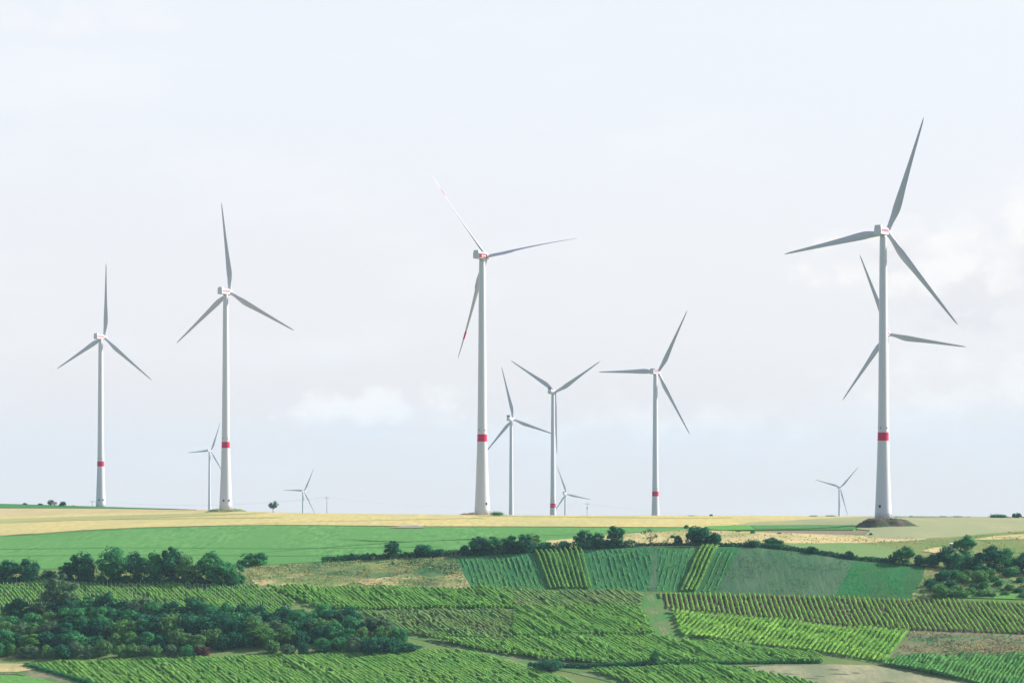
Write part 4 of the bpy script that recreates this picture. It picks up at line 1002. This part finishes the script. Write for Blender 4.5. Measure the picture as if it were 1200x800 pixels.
def nacelle_round(root, T):
    """rounded nacelle with a tall cooler box on the rear roof"""
    secs = [(-6.4, .55), (-6.0, .86), (-4.6, 1.0), (-1, 1.0), (1.6, .92), (2.6, .72)]; V = []; m = 20
    for y, sc_ in secs:
        for k in range(m):
            a = k*2*math.pi/m; c, s_ = math.cos(a), math.sin(a)
            V.append((math.copysign(abs(c)**.6, c)*2.05*sc_, y, T+math.copysign(abs(s_)**.6, s_)*2.05*sc_))
    n = len(secs); fs = [(i*m+k, (i+1)*m+k, (i+1)*m+(k+1) % m, i*m+(k+1) % m) for i in range(n-1) for k in range(m)]
    fs += [tuple(range(m)), tuple(range((n-1)*m, n*m))[::-1]]
    mb = MB(); mb.add(V, fs); nac = mb.build('nacelle', M['tower'], root, True)
    mb = MB(); mb.box(0, -5.2, T+3.2, 4.0, .55, 2.4); mb.box(-1.7, -4.6, T+2.3, .2, 1.2, 1.0); mb.box(1.7, -4.6, T+2.3, .2, 1.2, 1.0); mb.build('cooler', M['cooler'], nac)
    mb = MB(); mb.lathe([(.45, T+2.0), (.5, T+2.5), (.5, T+2.9), (.2, T+3.2)], 12, (.6, -2.6)); mb.build('warning_light', M['red'], nac)
    mb = MB()
    for sgn in (1, -1): mb.box(sgn*2.07, -4.1, T+.2, .06, .9, 1.0)
    mb.build('emblem', M['red'], nac)
    return nac

YAW = R(35)
def turbine(px, hub_y, s, phase, label, kind='box', mark='red', Rr=58.5, band=True, band_at=None, stripes=False, base=None, yaw=YAW, bend=0.0, slim=1.0, pitch=0, dark=True, bend_tip=0):
    D = F/s; hub = P(px, hub_y, D)
    gz = float(ground_z([hub.x], [hub.y])[0]) if base is None else base
    T = hub.z-gz                                       # hub height above the foot
    root = empty('wind_turbine', (hub.x, hub.y, gz), -yaw)
    q = T/141.0 if T < 141 else 1.0
    Tt = T-1.75
    prof_h = [(0, 1.55), (2, 1.60), (4, 1.68), (12, 1.80), (60, 2.18), (62, 2.22), (85, 2.42), (100, 2.68), (118, 3.25), (130, 3.72), (140, 4.2), (220, 6.0)]
    def rad(z): return lerp_prof(prof_h, T-z)*(1.0 if kind == 'box' else .93)
    zs = sorted(set([0.0]+[float(x) for x in np.linspace(0, Tt-1.2, 40)]+[Tt-.9, Tt]))
    mb = MB(); mb.lathe([(rad(z), z) for z in zs], 48); tw = mb.build('tower', M['tower'], root, True)
    # flange joints between tower sections
    mb = MB()
    for hz in (T-62, T-30):
        if hz > 5: mb.lathe([(rad(hz)+.0, hz-.12), (rad(hz)+.05, hz-.1), (rad(hz)+.05, hz+.1), (rad(hz), hz+.12)], 48, cap=False)
    mb.build('tower_flange', M['cooler'] if False else M['tower'], tw, True)
    if band:
        zb = T-(99.5 if band_at is None else band_at); mb = MB()
        mb.lathe([(rad(zb+(k-4)*.5)+.03, zb+(k-4)*.5) for k in range(9)], 48, cap=False); mb.build('red_band', M['red'], tw, True)
        for a in (R(-35), R(35), R(145), R(215)):       # lamp boxes just above the band
            mb = MB(); rr = rad(zb+4.2)+.12; ca = a-math.pi/2+YAW
            mb.box(rr*math.cos(ca), rr*math.sin(ca), zb+4.2, .42, .42, .5); mb.build('warning_lamp', M['darkgap'], tw)
    if s > 1.3:
        for a in ((R(-14), R(38)) if px < 300 else (R(38),) if px < 700 else (R(-32),)):
            mb = MB(); z = 6.2; rr = rad(z)+.0; ca = a-math.pi/2+yaw
            Mx = Matrix.Translation((rr*math.cos(ca), rr*math.sin(ca), z)) @ Matrix.Rotation(ca, 4, 'Z')
            mb.box(0, 0, 0, .12, 1.1, 1.3, Mx); mb.build('vent', M['darkgap'], tw)
        mb = MB(); ca = R(75)-math.pi/2+yaw; rr = rad(1.3)
        Mx = Matrix.Translation((rr*math.cos(ca), rr*math.sin(ca), 1.4)) @ Matrix.Rotation(ca, 4, 'Z'); mb.box(0, 0, 0, .2, 1.1, 2.3, Mx); mb.build('door', M['cooler'], tw)
    if kind == 'box': nacelle_long(root, T, mark)
    else: nacelle_round(root, T)
    # hub with its nose cone
    mb = MB(); hy = 4.3; prof = [(1.45, 2.55), (1.65, 2.9), (1.75, 4.0), (1.65, 5.0), (1.25, 5.9), (.7, 6.4), (.15, 6.6)]; m = 28; V = []
    for r_, y in prof:
        for k in range(m): a = k*2*math.pi/m; V.append((r_*math.cos(a), y, T+r_*math.sin(a)))
    fs = [(i*m+k, (i+1)*m+k, (i+1)*m+(k+1) % m, i*m+(k+1) % m) for i in range(len(prof)-1) for k in range(m)]+[tuple(range(m)), tuple(range((len(prof)-1)*m, len(prof)*m))[::-1]]
    mb.add(V, fs); mb.build('hub', M['tower'], root, True)
    for k in range(3):
        b = link('blade', blade_mesh(Rr, bend, slim), None, root)
        if not b.data.materials: b.data.materials.append(M['blade'])
        b.location = (0, hy, T); b.rotation_mode = 'QUATERNION'
        b.rotation_quaternion = Quaternion((1, 0, 0), R(5)) @ Quaternion((0, 1, 0), R(phase+1.7+120*k)) @ Quaternion((0, 0, 1), R(pitch))
        if stripes and k != 1:
            for t0, t1 in ((.80, .90), (.985, .998)) if False else ((.72, .80),):
                st = link('blade_stripe', stripe_mesh(Rr, bend, t0, t1, slim), M['red'], b)
    tag(root, label, 'wind turbine', 'wind turbines on the plateau')
    return root

p, H = mound(1035, 616.2, 78, 8.5, M['mound'], 'dark weedy earth mound under the right turbine', .8)
field('bare_soil', [(1000,617),(1015,620.5),(1040,621.5),(1075,620),(1080,618.5),(1060,622.5),(1020,623)], M['brown'], 0, 'bare soil ring in front of the mound')
turbine(1035, 271.5, 2.41, 20.4, 'tallest turbine at the right on a weedy dark mound with red tower band', base=p.z+H*.93)
p, H = mound(565, 603.4, 62, 2.6, M['earth'], 'flat reddish earth mound under the central turbine', .6)
turbine(565, 300, 2.14, -41, 'central turbine with red striped blades and a red nacelle panel', mark='panel', stripes=True, base=p.z+H*.8, bend=3.0, slim=.7, pitch=-66, Rr=60.5)
p, H = mound(264.5, 599.4, 56, 3.0, M['moundg'], 'low grassy mound under the second turbine from the left', .6)
turbine(264.5, 342, 1.80, -4.8, 'left tall turbine on a grassy mound, just right of a small one', base=p.z+H*.8)
turbine(118, 395, 1.49, 4.5, 'leftmost turbine behind the green crest near the white hut')
turbine(768, 436, 1.43, 29.8, 'turbine right of the middle with red band just above the wheat crest')
turbine(648, 459, 1.28, -60, 'turbine with a raised Y rotor, red band very low above the crest', 'round', Rr=57, band_at=104)
turbine(599, 491, 1.09, -14, 'plain turbine without visible band just right of the central tower', 'round', band=False)
turbine(1038, 391, 1.72, -21.6, 'turbine half hidden behind the tallest right tower', band_at=105)
turbine(245.5, 528, .63, 25, 'small distant turbine half hidden behind the left tall tower', band=False)
turbine(355, 575, .54, 30, 'small distant turbine right of the lone tree on the crest', band=False)
turbine(662.3, 578.5, .60, -21, 'small distant turbine just right of the tower with raised Y rotor', 'round', band=False)
turbine(983.5, 571, .59, 44, 'small distant turbine left of the tallest right tower', band=False)

# ------------------------------------------------------------------ skyline poles, hut, small things
def pole(px, y, hpx, D, label, box=False):
    z = at(px, y).z if D is None else None
    p = P(px, y, D) if D else at(px, y); s = F/p.y; H = hpx/s
    gz = float(ground_z([p.x], [p.y])[0]); H += p.z-gz
    root = empty('power_pole', (p.x, p.y, gz))
    mb = MB(); mb.tube([(0, 0, -.3), (0, 0, H)], [.24, .16], 8); mb.build('post', M['wood'], root)
    mb = MB(); mb.box(0, 0, H-.7, 4.2, .16, .18); mb.build('crossarm', M['wood'], root)
    for x in (-1.9, 0, 1.9):
        mb = MB(); mb.lathe([(.09, H-.6+(.7 if x == 0 else 0)), (.13, H-.4+(.7 if x == 0 else 0)), (.06, H-.2+(.7 if x == 0 else 0))], 8, (x, 0)); mb.build('insulator', M['cooler'], root)
    if box: mb = MB(); mb.box(0, -.35, H-4.4, .9, .6, 1.5); mb.build('transformer', M['cooler'], root)
    tag(root, label, 'power pole', 'poles of the skyline power line')
    return Vector((p.x, p.y, gz+H-.2))
D1 = 2400
a0 = pole(108, 595.5, 9, D1, 'thin power pole left of the leftmost turbine')
a1 = pole(383, 603, 21, D1-100, 'thin power pole right of the small distant left turbine')
a2 = pole(688, 604.8, 15.5, D1+150, 'power pole with a transformer right of the Y rotor turbine', True)
def wire(A, B, sag, label):
    pts = [A+(B-A)*t-Vector((0, 0, sag*4*t*(1-t))) for t in np.linspace(0, 1, 24)]
    mb = MB(); mb.tube(pts, [.05]*24, 4); tag(mb.build('power_line', M['wire']), label, 'power line')
wire(a0, a1, 5, 'thin overhead wire between the two left poles')
wire(a1, a2, 6, 'thin overhead wire between the middle poles')
a3 = a2+Vector((230, 60, -14)); wire(a2, a3, 5, 'thin overhead wire leading right from the transformer pole')

def hut(px, y, wpx, hpx, label):
    p = at(px, y); s = F/p.y; W = wpx/s; H = hpx/s; root = empty('hut', (p.x, p.y, p.z-.1), R(25))
    mb = MB(); mb.box(0, 0, H*.36, W, W*.8, H*.72); mb.build('wall', M['wall'], root)
    mb = MB(); w, d = W*.58, W*.48
    mb.add([(-w, -d, H*.70), (w, -d, H*.70), (w, d, H*.70), (-w, d, H*.70), (-w, 0, H), (w, 0, H)], [(0, 1, 5, 4), (2, 3, 4, 5), (0, 4, 3), (1, 2, 5), (3, 2, 1, 0)]); mb.build('roof', M['roof'], root)
    mb = MB(); mb.box(0, -W*.4-.03, H*.28, .9, .08, H*.5); mb.build('door', M['wood'], root)
    mb = MB(); mb.box(W*.5+.03, 0, H*.42, .08, .9, .7); mb.build('window', M['darkgap'], root)
    tag(root, label, 'hut')
hut(63.4, 592.8, 5.5, 5.0, 'small white walled hut with dark roof on the left crest')

def shed(px, y, W, Dp, H, rot, label):
    p = at(px, y); root = empty('shed', (p.x, p.y, p.z-.1), rot)
    mb = MB(); mb.box(0, 0, H/2, W, Dp, H); mb.build('wall', M['wood'], root)
    mb = MB(); Mx = Matrix.Translation((0, 0, H+.12)) @ Matrix.Rotation(R(6), 4, 'X'); mb.box(0, 0, 0, W+.4, Dp+.4, .12, Mx); mb.build('roof', M['tin'], root)
    mb = MB(); mb.box(0, -Dp/2-.03, 1.0, 1.0, .06, 1.9); mb.build('door', M['darkgap'], root)
    tag(root, label, 'shed')
shed(1117, 642, 2.6, 2.2, 2.1, R(10), 'small shed with pale metal roof beside the tallest clump tree')

def field_box(px, y, W, H, mat, label):
    p = at(px, y); root = empty('field_box', (p.x, p.y, p.z), R(20))
    mb = MB(); mb.box(0, 0, H*.45, W, W*.8, H*.8); mb.build('body', mat, root)
    mb = MB(); mb.box(0, 0, H*.9, W+.15, W*.8+.15, .12); mb.build('lid', M['tin'], root)
    mb = MB()
    for x in (-.4, .4): mb.box(x*W, 0, .03, .12, W*.6, .14)
    mb.build('skid', M['wood'], root)
    tag(root, label, 'box')
field_box(1021.9, 630.6, .95, 1.0, M['white'], 'white box beside the field track, left of the cream one')
field_box(1025.4, 632.0, .75, 1.25, M['cream'], 'cream box beside the field track, right of the white one')
field_box(498.5, 616.6, .7, .9, M['white'], 'small white box at the wheat edge right of the gravel')

# ------------------------------------------------------------------ the air
def haze():
    mb = MB(); mb.box(0, 5500, (330-260)/2.0, 34000, 16000, 590)
    m = bpy.data.materials.new('haze'); m.use_nodes = True; nt = m.node_tree; nt.nodes.clear()
    out = nt.nodes.new('ShaderNodeOutputMaterial'); v = nt.nodes.new('ShaderNodeVolumePrincipled')
    v.inputs['Color'].default_value = (.52, .76, 1.0, 1); v.inputs['Density'].default_value = .000040; v.inputs['Anisotropy'].default_value = .0
    nt.links.new(v.outputs[0], out.inputs['Volume'])
    o = mb.build('haze', m); tag(o, 'thin bluish haze over the fields', None, None, 'stuff')
haze()
